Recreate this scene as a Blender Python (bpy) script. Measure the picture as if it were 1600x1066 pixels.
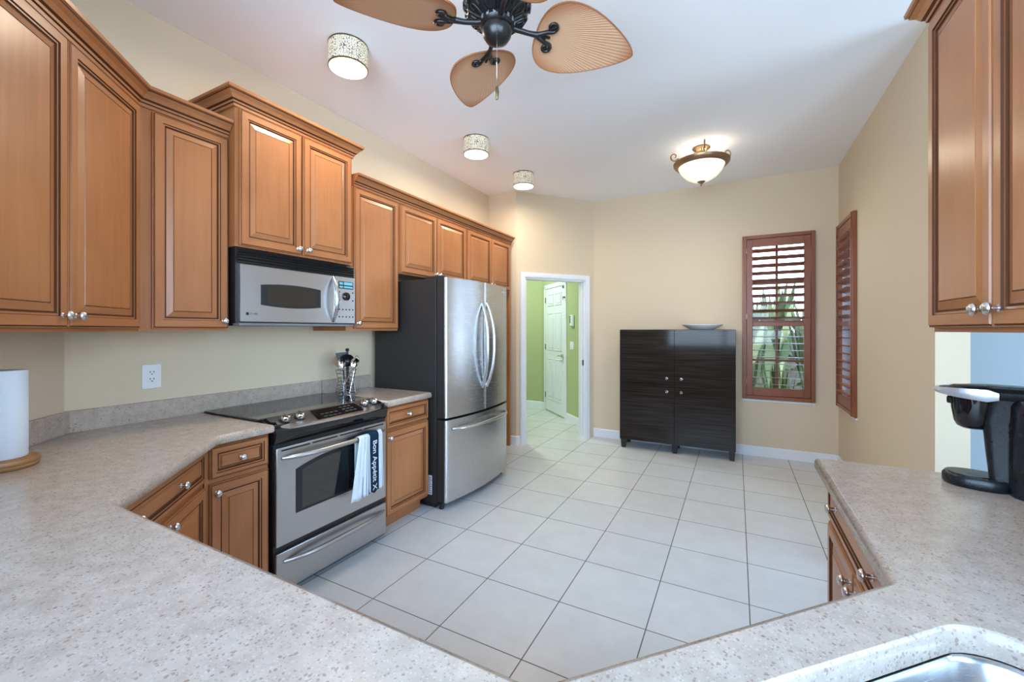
import bpy, bmesh, math, random
from mathutils import Vector, Matrix
random.seed(7)
SC = bpy.context.scene
COL = SC.collection
R = math.radians
for o in list(bpy.data.objects):
    bpy.data.objects.remove(o)

# ------------------------------------------------------------------ camera
CAM_Z = 1.35
cam_d = bpy.data.cameras.new('camera')
cam = bpy.data.objects.new('camera', cam_d)
COL.objects.link(cam)
cam.location = (0, 0, CAM_Z)
cam.rotation_euler = (R(90), 0, R(28.0))
cam_d.sensor_width = 36
cam_d.lens = 36 * 659.8 / 1600
cam_d.shift_y = (515.4 - 533) / 1600
cam_d.clip_start = 0.02
SC.camera = cam

# ------------------------------------------------------------------ render look
SC.view_settings.view_transform = 'Standard'
SC.view_settings.look = 'None'
SC.view_settings.exposure = 0.72
SC.view_settings.gamma = 1.0
SC.view_settings.use_curve_mapping = False
SC.cycles.use_denoising = True
SC.cycles.max_bounces = 10
SC.cycles.diffuse_bounces = 6
SC.cycles.glossy_bounces = 5
SC.cycles.transparent_max_bounces = 12
SC.cycles.sample_clamp_indirect = 6.0
SC.cycles.caustics_reflective = False
SC.cycles.caustics_refractive = False

# ------------------------------------------------------------------ sky and sun
SKY_STRENGTH = 9.0
world = bpy.data.worlds.new('sky')
SC.world = world
world.use_nodes = True
wt = world.node_tree
wt.nodes.clear()
w_out = wt.nodes.new('ShaderNodeOutputWorld')
w_bg = wt.nodes.new('ShaderNodeBackground')
w_tc = wt.nodes.new('ShaderNodeTexCoord')
w_sep = wt.nodes.new('ShaderNodeSeparateXYZ')
w_ramp = wt.nodes.new('ShaderNodeValToRGB')
w_ramp.color_ramp.elements[0].position = 0.0
w_ramp.color_ramp.elements[0].color = (0.62, 0.80, 1.0, 1)
w_ramp.color_ramp.elements[1].position = 0.6
w_ramp.color_ramp.elements[1].color = (0.36, 0.62, 1.0, 1)
wt.links.new(w_tc.outputs['Generated'], w_sep.inputs[0])
wt.links.new(w_sep.outputs['Z'], w_ramp.inputs['Fac'])
wt.links.new(w_ramp.outputs['Color'], w_bg.inputs['Color'])
w_bg.inputs['Strength'].default_value = SKY_STRENGTH
wt.links.new(w_bg.outputs[0], w_out.inputs[0])

sun_d = bpy.data.lights.new('sun', 'SUN')
sun_d.energy = 6.0
sun_d.angle = R(0.6)
sun_d.color = (1.0, 0.93, 0.82)
sun = bpy.data.objects.new('sun', sun_d)
COL.objects.link(sun)
sun.location = (6, 8, 9)
sun.rotation_euler = Vector((-0.62, 0.28, -0.95)).to_track_quat('-Z', 'Y').to_euler()


def portal(name, loc, direction, sx, sy):
    d = bpy.data.lights.new(name, 'AREA')
    d.shape = 'RECTANGLE'
    d.size, d.size_y = sx, sy
    d.cycles.is_portal = True
    o = bpy.data.objects.new(name, d)
    COL.objects.link(o)
    o.location = loc
    o.rotation_euler = Vector(direction).to_track_quat('-Z', 'Y').to_euler()


# ------------------------------------------------------------------ key numbers
CEIL = 2.975
XL, XR, YF = -2.662, 0.895, 5.2245
YB = -0.42                      # wall behind the camera, with the big kitchen window
CT = 0.885                      # worktop height
UB, UT = 1.343, 2.34            # wall cabinets, bottom and top


# ------------------------------------------------------------------ materials
def new_mat(name):
    m = bpy.data.materials.new(name)
    m.use_nodes = True
    nt = m.node_tree
    return m, nt, nt.nodes['Principled BSDF']


def plain(name, col, rough=0.5, metal=0.0, spec=0.5, bump=0.0, bscale=60, emit=None, estr=0.0, coat=0.0):
    m, nt, b = new_mat(name)
    b.inputs['Base Color'].default_value = (*col, 1)
    b.inputs['Roughness'].default_value = rough
    b.inputs['Metallic'].default_value = metal
    b.inputs['Specular IOR Level'].default_value = spec
    if coat:
        b.inputs['Coat Weight'].default_value = coat
        b.inputs['Coat Roughness'].default_value = 0.03
    if emit:
        b.inputs['Emission Color'].default_value = (*emit, 1)
        b.inputs['Emission Strength'].default_value = estr
    tc = nt.nodes.new('ShaderNodeTexCoord')
    n = nt.nodes.new('ShaderNodeTexNoise')
    n.inputs['Scale'].default_value = bscale
    n.inputs['Detail'].default_value = 3
    nt.links.new(tc.outputs['Object'], n.inputs['Vector'])
    # slight roughness variation keeps the surface procedural
    mr = nt.nodes.new('ShaderNodeMapRange')
    mr.inputs['To Min'].default_value = max(0.0, rough - 0.03)
    mr.inputs['To Max'].default_value = min(1.0, rough + 0.03)
    nt.links.new(n.outputs['Fac'], mr.inputs['Value'])
    nt.links.new(mr.outputs[0], b.inputs['Roughness'])
    if bump:
        bp = nt.nodes.new('ShaderNodeBump')
        bp.inputs['Strength'].default_value = bump
        bp.inputs['Distance'].default_value = 0.004
        nt.links.new(n.outputs['Fac'], bp.inputs['Height'])
        nt.links.new(bp.outputs[0], b.inputs['Normal'])
    return m


def wood(name, dark, mid, light, scale=(14, 14, 1.0), rough=0.30, strength=1.0):
    m, nt, b = new_mat(name)
    tc = nt.nodes.new('ShaderNodeTexCoord')
    oi = nt.nodes.new('ShaderNodeObjectInfo')
    cmb = nt.nodes.new('ShaderNodeVectorMath')
    cmb.operation = 'SCALE'
    cmb.inputs[0].default_value = (7.3, 3.1, 5.7)
    nt.links.new(oi.outputs['Random'], cmb.inputs['Scale'])
    add = nt.nodes.new('ShaderNodeVectorMath')
    add.operation = 'ADD'
    nt.links.new(tc.outputs['Object'], add.inputs[0])
    nt.links.new(cmb.outputs[0], add.inputs[1])
    mp = nt.nodes.new('ShaderNodeMapping')
    mp.inputs['Scale'].default_value = scale
    nt.links.new(add.outputs[0], mp.inputs['Vector'])
    n1 = nt.nodes.new('ShaderNodeTexNoise')
    n1.inputs['Scale'].default_value = 3.2
    n1.inputs['Detail'].default_value = 6
    n1.inputs['Roughness'].default_value = 0.6
    n1.inputs['Distortion'].default_value = 0.5
    nt.links.new(mp.outputs[0], n1.inputs['Vector'])
    n2 = nt.nodes.new('ShaderNodeTexNoise')      # broad blotches of the stain
    n2.inputs['Scale'].default_value = 2.6
    n2.inputs['Detail'].default_value = 2
    nt.links.new(add.outputs[0], n2.inputs['Vector'])
    mx = nt.nodes.new('ShaderNodeMix')
    mx.data_type = 'FLOAT'
    mx.inputs[0].default_value = 0.62
    nt.links.new(n1.outputs['Fac'], mx.inputs[2])
    nt.links.new(n2.outputs['Fac'], mx.inputs[3])
    rp = nt.nodes.new('ShaderNodeValToRGB')
    e = rp.color_ramp.elements
    e[0].position = 0.22
    e[0].color = (*dark, 1)
    e[1].position = 0.80
    e[1].color = (*light, 1)
    k = e.new(0.5)
    k.color = (*mid, 1)
    nt.links.new(mx.outputs[0], rp.inputs['Fac'])
    nt.links.new(rp.outputs['Color'], b.inputs['Base Color'])
    b.inputs['Roughness'].default_value = rough
    b.inputs['Specular IOR Level'].default_value = 0.45
    return m


def steel(name, col=(0.56, 0.57, 0.58), rough=0.27, stretch=(1.5, 1.5, 60)):
    m, nt, b = new_mat(name)
    b.inputs['Base Color'].default_value = (*col, 1)
    b.inputs['Metallic'].default_value = 1.0
    tc = nt.nodes.new('ShaderNodeTexCoord')
    mp = nt.nodes.new('ShaderNodeMapping')
    mp.inputs['Scale'].default_value = stretch
    nt.links.new(tc.outputs['Object'], mp.inputs['Vector'])
    n = nt.nodes.new('ShaderNodeTexNoise')
    n.inputs['Scale'].default_value = 8
    n.inputs['Detail'].default_value = 4
    nt.links.new(mp.outputs[0], n.inputs['Vector'])
    mr = nt.nodes.new('ShaderNodeMapRange')
    mr.inputs['To Min'].default_value = rough - 0.012
    mr.inputs['To Max'].default_value = rough + 0.012
    nt.links.new(n.outputs['Fac'], mr.inputs['Value'])
    nt.links.new(mr.outputs[0], b.inputs['Roughness'])
    return m


def paint(name, col, bump=0.05):
    return plain(name, col, rough=0.75, spec=0.25, bump=bump, bscale=180)


M = {}
M['wall'] = paint('cream_wall_paint', (0.685, 0.563, 0.405))
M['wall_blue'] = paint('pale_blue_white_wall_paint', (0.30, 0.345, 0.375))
M['ceiling'] = paint('white_ceiling_paint', (0.89, 0.89, 0.91), bump=0.08)
M['green'] = paint('lime_green_wall_paint', (0.42, 0.47, 0.245))
M['trim'] = plain('white_trim_paint', (0.78, 0.80, 0.84), rough=0.35)
M['wood'] = wood('maple_vertical_grain', (0.270, 0.096, 0.033), (0.385, 0.150, 0.055), (0.475, 0.200, 0.080))
M['woodh'] = wood('maple_horizontal_grain', (0.270, 0.096, 0.033), (0.385, 0.150, 0.055), (0.475, 0.200, 0.080), scale=(1.0, 14, 14))
M['glaze'] = plain('dark_brown_glaze', (0.075, 0.024, 0.009), rough=0.65, spec=0.2)
M['nickel'] = plain('satin_nickel', (0.66, 0.66, 0.67), rough=0.25, metal=1.0)
M['steel'] = steel('brushed_stainless_steel')
M['steelv'] = steel('brushed_stainless_steel_of_the_range', (0.50, 0.50, 0.51), 0.30)
M['wire'] = plain('grey_chrome_wire', (0.30, 0.30, 0.31), rough=0.22, metal=1.0)
M['chrome'] = plain('chrome', (0.8, 0.8, 0.82), rough=0.08, metal=1.0)
M['black'] = plain('black_plastic', (0.012, 0.012, 0.014), rough=0.35)
M['cmblack'] = plain('satin_black_plastic', (0.008, 0.009, 0.011), rough=0.28, spec=0.35)
M['blackgloss'] = plain('black_glass', (0.006, 0.006, 0.007), rough=0.05, spec=0.6)
M['cooktop'] = plain('black_ceramic_glass', (0.010, 0.010, 0.011), rough=0.06, spec=0.7)
M['ovenglass'] = plain('smoked_oven_glass', (0.012, 0.014, 0.014), rough=0.05, spec=1.0)
M['gap'] = plain('black_gap', (0.004, 0.004, 0.004), rough=0.8)
M['fridgeside'] = plain('charcoal_fridge_side', (0.022, 0.020, 0.020), rough=0.5, bump=0.05, bscale=300)
M['greyplastic'] = plain('grey_plastic', (0.18, 0.18, 0.19), rough=0.45)
M['silver'] = plain('silver_plastic', (0.45, 0.45, 0.48), rough=0.3, metal=0.6)
M['white'] = plain('white_plastic', (0.78, 0.79, 0.80), rough=0.4)
M['porcelain'] = plain('white_porcelain', (0.8, 0.8, 0.8), rough=0.15)
M['paper'] = plain('white_paper_towel', (0.66, 0.70, 0.74), rough=0.95, bump=0.3, bscale=400, spec=0.1)
M['bamboo'] = wood('bamboo', (0.19, 0.085, 0.028), (0.30, 0.15, 0.055), (0.40, 0.22, 0.09), scale=(2, 2, 30), rough=0.45)
M['spoonwood'] = wood('beech_wood', (0.36, 0.18, 0.08), (0.46, 0.25, 0.12), (0.55, 0.32, 0.17), rough=0.55)
M['shutter'] = wood('cherry_stained_wood', (0.180, 0.051, 0.021), (0.250, 0.076, 0.032), (0.31, 0.102, 0.044), rough=0.35)
M['bronze'] = plain('black_bronze_metal', (0.010, 0.010, 0.012), rough=0.32, metal=0.3, spec=0.7)
M['antique'] = plain('antique_bronze', (0.32, 0.20, 0.11), rough=0.33, metal=0.85)
M['brass'] = plain('dark_brass', (0.18, 0.13, 0.08), rough=0.35, metal=0.9)
M['towel'] = plain('white_cotton', (0.72, 0.78, 0.84), rough=0.95, bump=0.4, bscale=500, spec=0.1)
M['navy'] = plain('navy_cotton', (0.010, 0.028, 0.055), rough=0.95, bump=0.4, bscale=500, spec=0.1)
M['towelline'] = plain('grey_stripe_cotton', (0.16, 0.20, 0.26), rough=0.95, spec=0.1)
M['display_reflection'] = plain('display_painted_reflection', (0.05, 0.2, 0.25), rough=0.2, emit=(0.25, 0.75, 0.95), estr=0.3)  # emission stands in for the bluish reflection on the microwave display
M['diffuser'] = plain('lit_white_diffuser', (0.9, 0.88, 0.8), rough=0.6, emit=(1.0, 0.92, 0.76), estr=2.0)
M['bowlglass'] = plain('lit_alabaster_glass', (0.9, 0.86, 0.78), rough=0.3, emit=(1.0, 0.90, 0.74), estr=0.36)
M['leaf'] = wood('green_leaf', (0.016, 0.024, 0.009), (0.040, 0.056, 0.020), (0.085, 0.105, 0.042), scale=(2, 2, 2), rough=0.45)
M['leafpale'] = wood('pale_green_leaf', (0.10, 0.12, 0.055), (0.17, 0.19, 0.09), (0.28, 0.29, 0.16), scale=(2, 2, 2), rough=0.5)
for k_ in ('leaf', 'leafpale'):
    M[k_].node_tree.nodes['Principled BSDF'].inputs['Specular IOR Level'].default_value = 0.12
    M[k_].node_tree.nodes['Principled BSDF'].inputs['Roughness'].default_value = 0.75
M['soil'] = plain('mulch', (0.10, 0.075, 0.05), rough=0.95, bump=0.6, bscale=40)
M['stucco'] = plain('exterior_stucco', (0.62, 0.56, 0.47), rough=0.9, bump=0.4, bscale=120)


def shade_mat():        # pale fabric with a black crackle net, glowing from the lamp inside
    m, nt, b = new_mat('crackle_pattern_lampshade')
    tc = nt.nodes.new('ShaderNodeTexCoord')
    v = nt.nodes.new('ShaderNodeTexVoronoi')
    v.feature = 'DISTANCE_TO_EDGE'
    v.inputs['Scale'].default_value = 95
    v.inputs['Randomness'].default_value = 0.8
    nt.links.new(tc.outputs['Object'], v.inputs['Vector'])
    r = nt.nodes.new('ShaderNodeMath')
    r.operation = 'GREATER_THAN'
    r.inputs[1].default_value = 0.085
    nt.links.new(v.outputs['Distance'], r.inputs[0])
    mx = nt.nodes.new('ShaderNodeMix')
    mx.data_type = 'RGBA'
    mx.inputs[6].default_value = (0.10, 0.09, 0.08, 1)
    mx.inputs[7].default_value = (0.80, 0.71, 0.54, 1)
    nt.links.new(r.outputs[0], mx.inputs[0])
    nt.links.new(mx.outputs[2], b.inputs['Base Color'])
    nt.links.new(mx.outputs[2], b.inputs['Emission Color'])
    b.inputs['Emission Strength'].default_value = 0.26
    b.inputs['Roughness'].default_value = 0.9
    return m


M['shade'] = shade_mat()


def quartz():
    m, nt, b = new_mat('beige_speckled_quartz')
    tc = nt.nodes.new('ShaderNodeTexCoord')
    mpn = nt.nodes.new('ShaderNodeMapping')
    nt.links.new(tc.outputs['Object'], mpn.inputs['Vector'])
    base = nt.nodes.new('ShaderNodeTexNoise')
    base.inputs['Scale'].default_value = 22
    base.inputs['Detail'].default_value = 5
    base.inputs['Roughness'].default_value = 0.7
    nt.links.new(mpn.outputs[0], base.inputs['Vector'])
    rp = nt.nodes.new('ShaderNodeValToRGB')
    e = rp.color_ramp.elements
    e[0].position = 0.35
    e[0].color = (0.410, 0.325, 0.262, 1)
    e[1].position = 0.70
    e[1].color = (0.515, 0.420, 0.345, 1)
    nt.links.new(base.outputs['Fac'], rp.inputs['Fac'])
    prev = rp.outputs['Color']
    # chips: random voronoi cells, few of them dark or rust or white
    for sc_, thr, rad, col in ((170, 0.82, 0.40, (0.22, 0.16, 0.13)), (120, 0.92, 0.36, (0.25, 0.13, 0.09)),
                               (230, 0.80, 0.42, (0.54, 0.475, 0.43)), (320, 0.84, 0.42, (0.27, 0.21, 0.18))):
        ns = nt.nodes.new('ShaderNodeTexNoise')
        ns.inputs['Scale'].default_value = 40
        nt.links.new(mpn.outputs[0], ns.inputs['Vector'])
        dis = nt.nodes.new('ShaderNodeVectorMath')
        dis.operation = 'MULTIPLY_ADD'
        dis.inputs[1].default_value = (0.012, 0.012, 0.012)
        nt.links.new(ns.outputs['Color'], dis.inputs[0])
        nt.links.new(mpn.outputs[0], dis.inputs[2])
        v = nt.nodes.new('ShaderNodeTexVoronoi')
        v.inputs['Scale'].default_value = sc_
        nt.links.new(dis.outputs[0], v.inputs['Vector'])
        sp = nt.nodes.new('ShaderNodeSeparateColor')
        nt.links.new(v.outputs['Color'], sp.inputs[0])
        g = nt.nodes.new('ShaderNodeMath')
        g.operation = 'GREATER_THAN'
        g.inputs[1].default_value = thr
        nt.links.new(sp.outputs[0], g.inputs[0])
        l = nt.nodes.new('ShaderNodeMath')
        l.operation = 'LESS_THAN'
        l.inputs[1].default_value = rad
        nt.links.new(v.outputs['Distance'], l.inputs[0])
        mul = nt.nodes.new('ShaderNodeMath')
        mul.operation = 'MULTIPLY'
        nt.links.new(g.outputs[0], mul.inputs[0])
        nt.links.new(l.outputs[0], mul.inputs[1])
        m2 = nt.nodes.new('ShaderNodeMath')
        m2.operation = 'MULTIPLY'
        m2.inputs[1].default_value = 0.62
        nt.links.new(mul.outputs[0], m2.inputs[0])
        mx = nt.nodes.new('ShaderNodeMix')
        mx.data_type = 'RGBA'
        nt.links.new(m2.outputs[0], mx.inputs[0])
        nt.links.new(prev, mx.inputs[6])
        mx.inputs[7].default_value = (*col, 1)
        prev = mx.outputs[2]
    nt.links.new(prev, b.inputs['Base Color'])
    b.inputs['Roughness'].default_value = 0.20
    b.inputs['Specular IOR Level'].default_value = 0.5
    return m


M['quartz'] = quartz()


def tiles():
    """Square porcelain tiles with grey grout; the grid is measured from the floor of the room."""
    m, nt, b = new_mat('pale_porcelain_floor_tile')
    P, A, B, G = 0.4164, -1.194, 1.5435, 0.0050
    tc = nt.nodes.new('ShaderNodeTexCoord')
    sx = nt.nodes.new('ShaderNodeSeparateXYZ')
    nt.links.new(tc.outputs['Object'], sx.inputs[0])

    def math_(op, a, b_=None):
        n = nt.nodes.new('ShaderNodeMath')
        n.operation = op
        for i, v in enumerate((a, b_)):
            if v is None:
                continue
            if isinstance(v, (int, float)):
                n.inputs[i].default_value = v
            else:
                nt.links.new(v, n.inputs[i])
        return n.outputs[0]
    masks, ids = [], []
    for axis, off in (('X', A), ('Y', B)):
        t = math_('DIVIDE', math_('SUBTRACT', sx.outputs[axis], off), P)
        fr = math_('FRACT', t)
        d = math_('MINIMUM', fr, math_('SUBTRACT', 1.0, fr))
        masks.append(math_('LESS_THAN', d, G / 2 / P))
        ids.append(math_('FLOOR', t))
    grout = math_('MAXIMUM', masks[0], masks[1])
    cv = nt.nodes.new('ShaderNodeCombineXYZ')
    nt.links.new(ids[0], cv.inputs[0])
    nt.links.new(ids[1], cv.inputs[1])
    wn = nt.nodes.new('ShaderNodeTexWhiteNoise')
    nt.links.new(cv.outputs[0], wn.inputs['Vector'])
    ns = nt.nodes.new('ShaderNodeTexNoise')
    ns.inputs['Scale'].default_value = 7
    ns.inputs['Detail'].default_value = 6
    ns.inputs['Roughness'].default_value = 0.65
    nt.links.new(tc.outputs['Object'], ns.inputs['Vector'])
    s = math_('ADD', math_('MULTIPLY', wn.outputs['Value'], 0.16), math_('MULTIPLY', ns.outputs['Fac'], 0.84))
    rp = nt.nodes.new('ShaderNodeValToRGB')
    rp.color_ramp.elements[0].position = 0.25
    rp.color_ramp.elements[0].color = (0.58, 0.595, 0.595, 1)
    rp.color_ramp.elements[1].position = 0.75
    rp.color_ramp.elements[1].color = (0.68, 0.695, 0.695, 1)
    nt.links.new(s, rp.inputs['Fac'])
    mx = nt.nodes.new('ShaderNodeMix')
    mx.data_type = 'RGBA'
    nt.links.new(grout, mx.inputs[0])
    nt.links.new(rp.outputs['Color'], mx.inputs[6])
    mx.inputs[7].default_value = (0.125, 0.12, 0.115, 1)
    nt.links.new(mx.outputs[2], b.inputs['Base Color'])
    rr = nt.nodes.new('ShaderNodeMix')
    rr.data_type = 'FLOAT'
    nt.links.new(grout, rr.inputs[0])
    rr.inputs[2].default_value = 0.30
    rr.inputs[3].default_value = 0.85
    nt.links.new(rr.outputs[0], b.inputs['Roughness'])
    bp = nt.nodes.new('ShaderNodeBump')
    bp.inputs['Strength'].default_value = 0.3
    bp.inputs['Distance'].default_value = 0.002
    nt.links.new(math_('SUBTRACT', 1.0, grout), bp.inputs['Height'])
    nt.links.new(bp.outputs[0], b.inputs['Normal'])
    return m


M['tile'] = tiles()


def darkwood():
    m, nt, b = new_mat('glossy_dark_zebrano_veneer')
    tc = nt.nodes.new('ShaderNodeTexCoord')
    mp = nt.nodes.new('ShaderNodeMapping')
    mp.inputs['Scale'].default_value = (0.8, 6, 26)
    nt.links.new(tc.outputs['Object'], mp.inputs['Vector'])
    n = nt.nodes.new('ShaderNodeTexNoise')
    n.inputs['Scale'].default_value = 2.2
    n.inputs['Detail'].default_value = 5
    nt.links.new(mp.outputs[0], n.inputs['Vector'])
    rp = nt.nodes.new('ShaderNodeValToRGB')
    rp.color_ramp.elements[0].position = 0.3
    rp.color_ramp.elements[0].color = (0.010, 0.0075, 0.0065, 1)
    rp.color_ramp.elements[1].position = 0.75
    rp.color_ramp.elements[1].color = (0.040, 0.032, 0.028, 1)
    nt.links.new(n.outputs['Fac'], rp.inputs['Fac'])
    nt.links.new(rp.outputs['Color'], b.inputs['Base Color'])
    b.inputs['Roughness'].default_value = 0.08
    b.inputs['Specular IOR Level'].default_value = 0.22
    return m


M['darkwood'] = darkwood()


def palm():
    """Woven palm leaf: ribs fan out from the root of the blade (local x runs along the blade)."""
    m, nt, b = new_mat('woven_palm_leaf')
    tc = nt.nodes.new('ShaderNodeTexCoord')
    sx = nt.nodes.new('ShaderNodeSeparateXYZ')
    nt.links.new(tc.outputs['Object'], sx.inputs[0])

    def mt(op, a, b_=None):
        n = nt.nodes.new('ShaderNodeMath')
        n.operation = op
        for i, v in enumerate((a, b_)):
            if v is None:
                continue
            if isinstance(v, (int, float)):
                n.inputs[i].default_value = v
            else:
                nt.links.new(v, n.inputs[i])
        return n.outputs[0]
    ang = mt('ARCTAN2', sx.outputs['Y'], mt('SUBTRACT', sx.outputs['X'], 0.10))
    w = mt('SINE', mt('MULTIPLY', ang, 190.0))
    w = mt('MULTIPLY', mt('ADD', w, 1.0), 0.5)
    rp = nt.nodes.new('ShaderNodeValToRGB')
    rp.color_ramp.elements[0].position = 0.0
    rp.color_ramp.elements[0].color = (0.52, 0.285, 0.165, 1)
    rp.color_ramp.elements[1].position = 0.6
    rp.color_ramp.elements[1].color = (0.62, 0.36, 0.215, 1)
    nt.links.new(w, rp.inputs['Fac'])
    # browned rim of the leaf
    ex = mt('DIVIDE', mt('SUBTRACT', sx.outputs['X'], 0.370), 0.245)
    ey = mt('DIVIDE', sx.outputs['Y'], 0.180)
    rr = mt('SQRT', mt('ADD', mt('MULTIPLY', ex, ex), mt('MULTIPLY', ey, ey)))
    er = nt.nodes.new('ShaderNodeMapRange')
    er.inputs['From Min'].default_value = 0.62
    er.inputs['From Max'].default_value = 1.02
    er.interpolation_type = 'SMOOTHSTEP'
    nt.links.new(rr, er.inputs['Value'])
    em = nt.nodes.new('ShaderNodeMix')
    em.data_type = 'RGBA'
    nt.links.new(er.outputs[0], em.inputs[0])
    nt.links.new(rp.outputs['Color'], em.inputs[6])
    em.inputs[7].default_value = (0.40, 0.155, 0.060, 1)
    nt.links.new(em.outputs[2], b.inputs['Base Color'])
    bp = nt.nodes.new('ShaderNodeBump')
    bp.inputs['Strength'].default_value = 0.35
    bp.inputs['Distance'].default_value = 0.003
    nt.links.new(w, bp.inputs['Height'])
    nt.links.new(bp.outputs[0], b.inputs['Normal'])
    b.inputs['Roughness'].default_value = 0.6
    return m


M['palm'] = palm()
M['palmedge'] = plain('bound_leaf_edge', (0.30, 0.115, 0.045), rough=0.6)


def glass_pane():
    m = bpy.data.materials.new('clear_window_glass')
    m.use_nodes = True
    nt = m.node_tree
    nt.nodes.clear()
    out = nt.nodes.new('ShaderNodeOutputMaterial')
    tr = nt.nodes.new('ShaderNodeBsdfTransparent')
    tr.inputs['Color'].default_value = (0.96, 0.97, 0.97, 1)
    gl = nt.nodes.new('ShaderNodeBsdfGlossy')
    gl.inputs['Roughness'].default_value = 0.02
    fr = nt.nodes.new('ShaderNodeFresnel')
    fr.inputs['IOR'].default_value = 1.35
    mx = nt.nodes.new('ShaderNodeMixShader')
    nt.links.new(fr.outputs[0], mx.inputs[0])
    nt.links.new(tr.outputs[0], mx.inputs[1])
    nt.links.new(gl.outputs[0], mx.inputs[2])
    nt.links.new(mx.outputs[0], out.inputs['Surface'])
    return m


M['glass'] = glass_pane()


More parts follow.
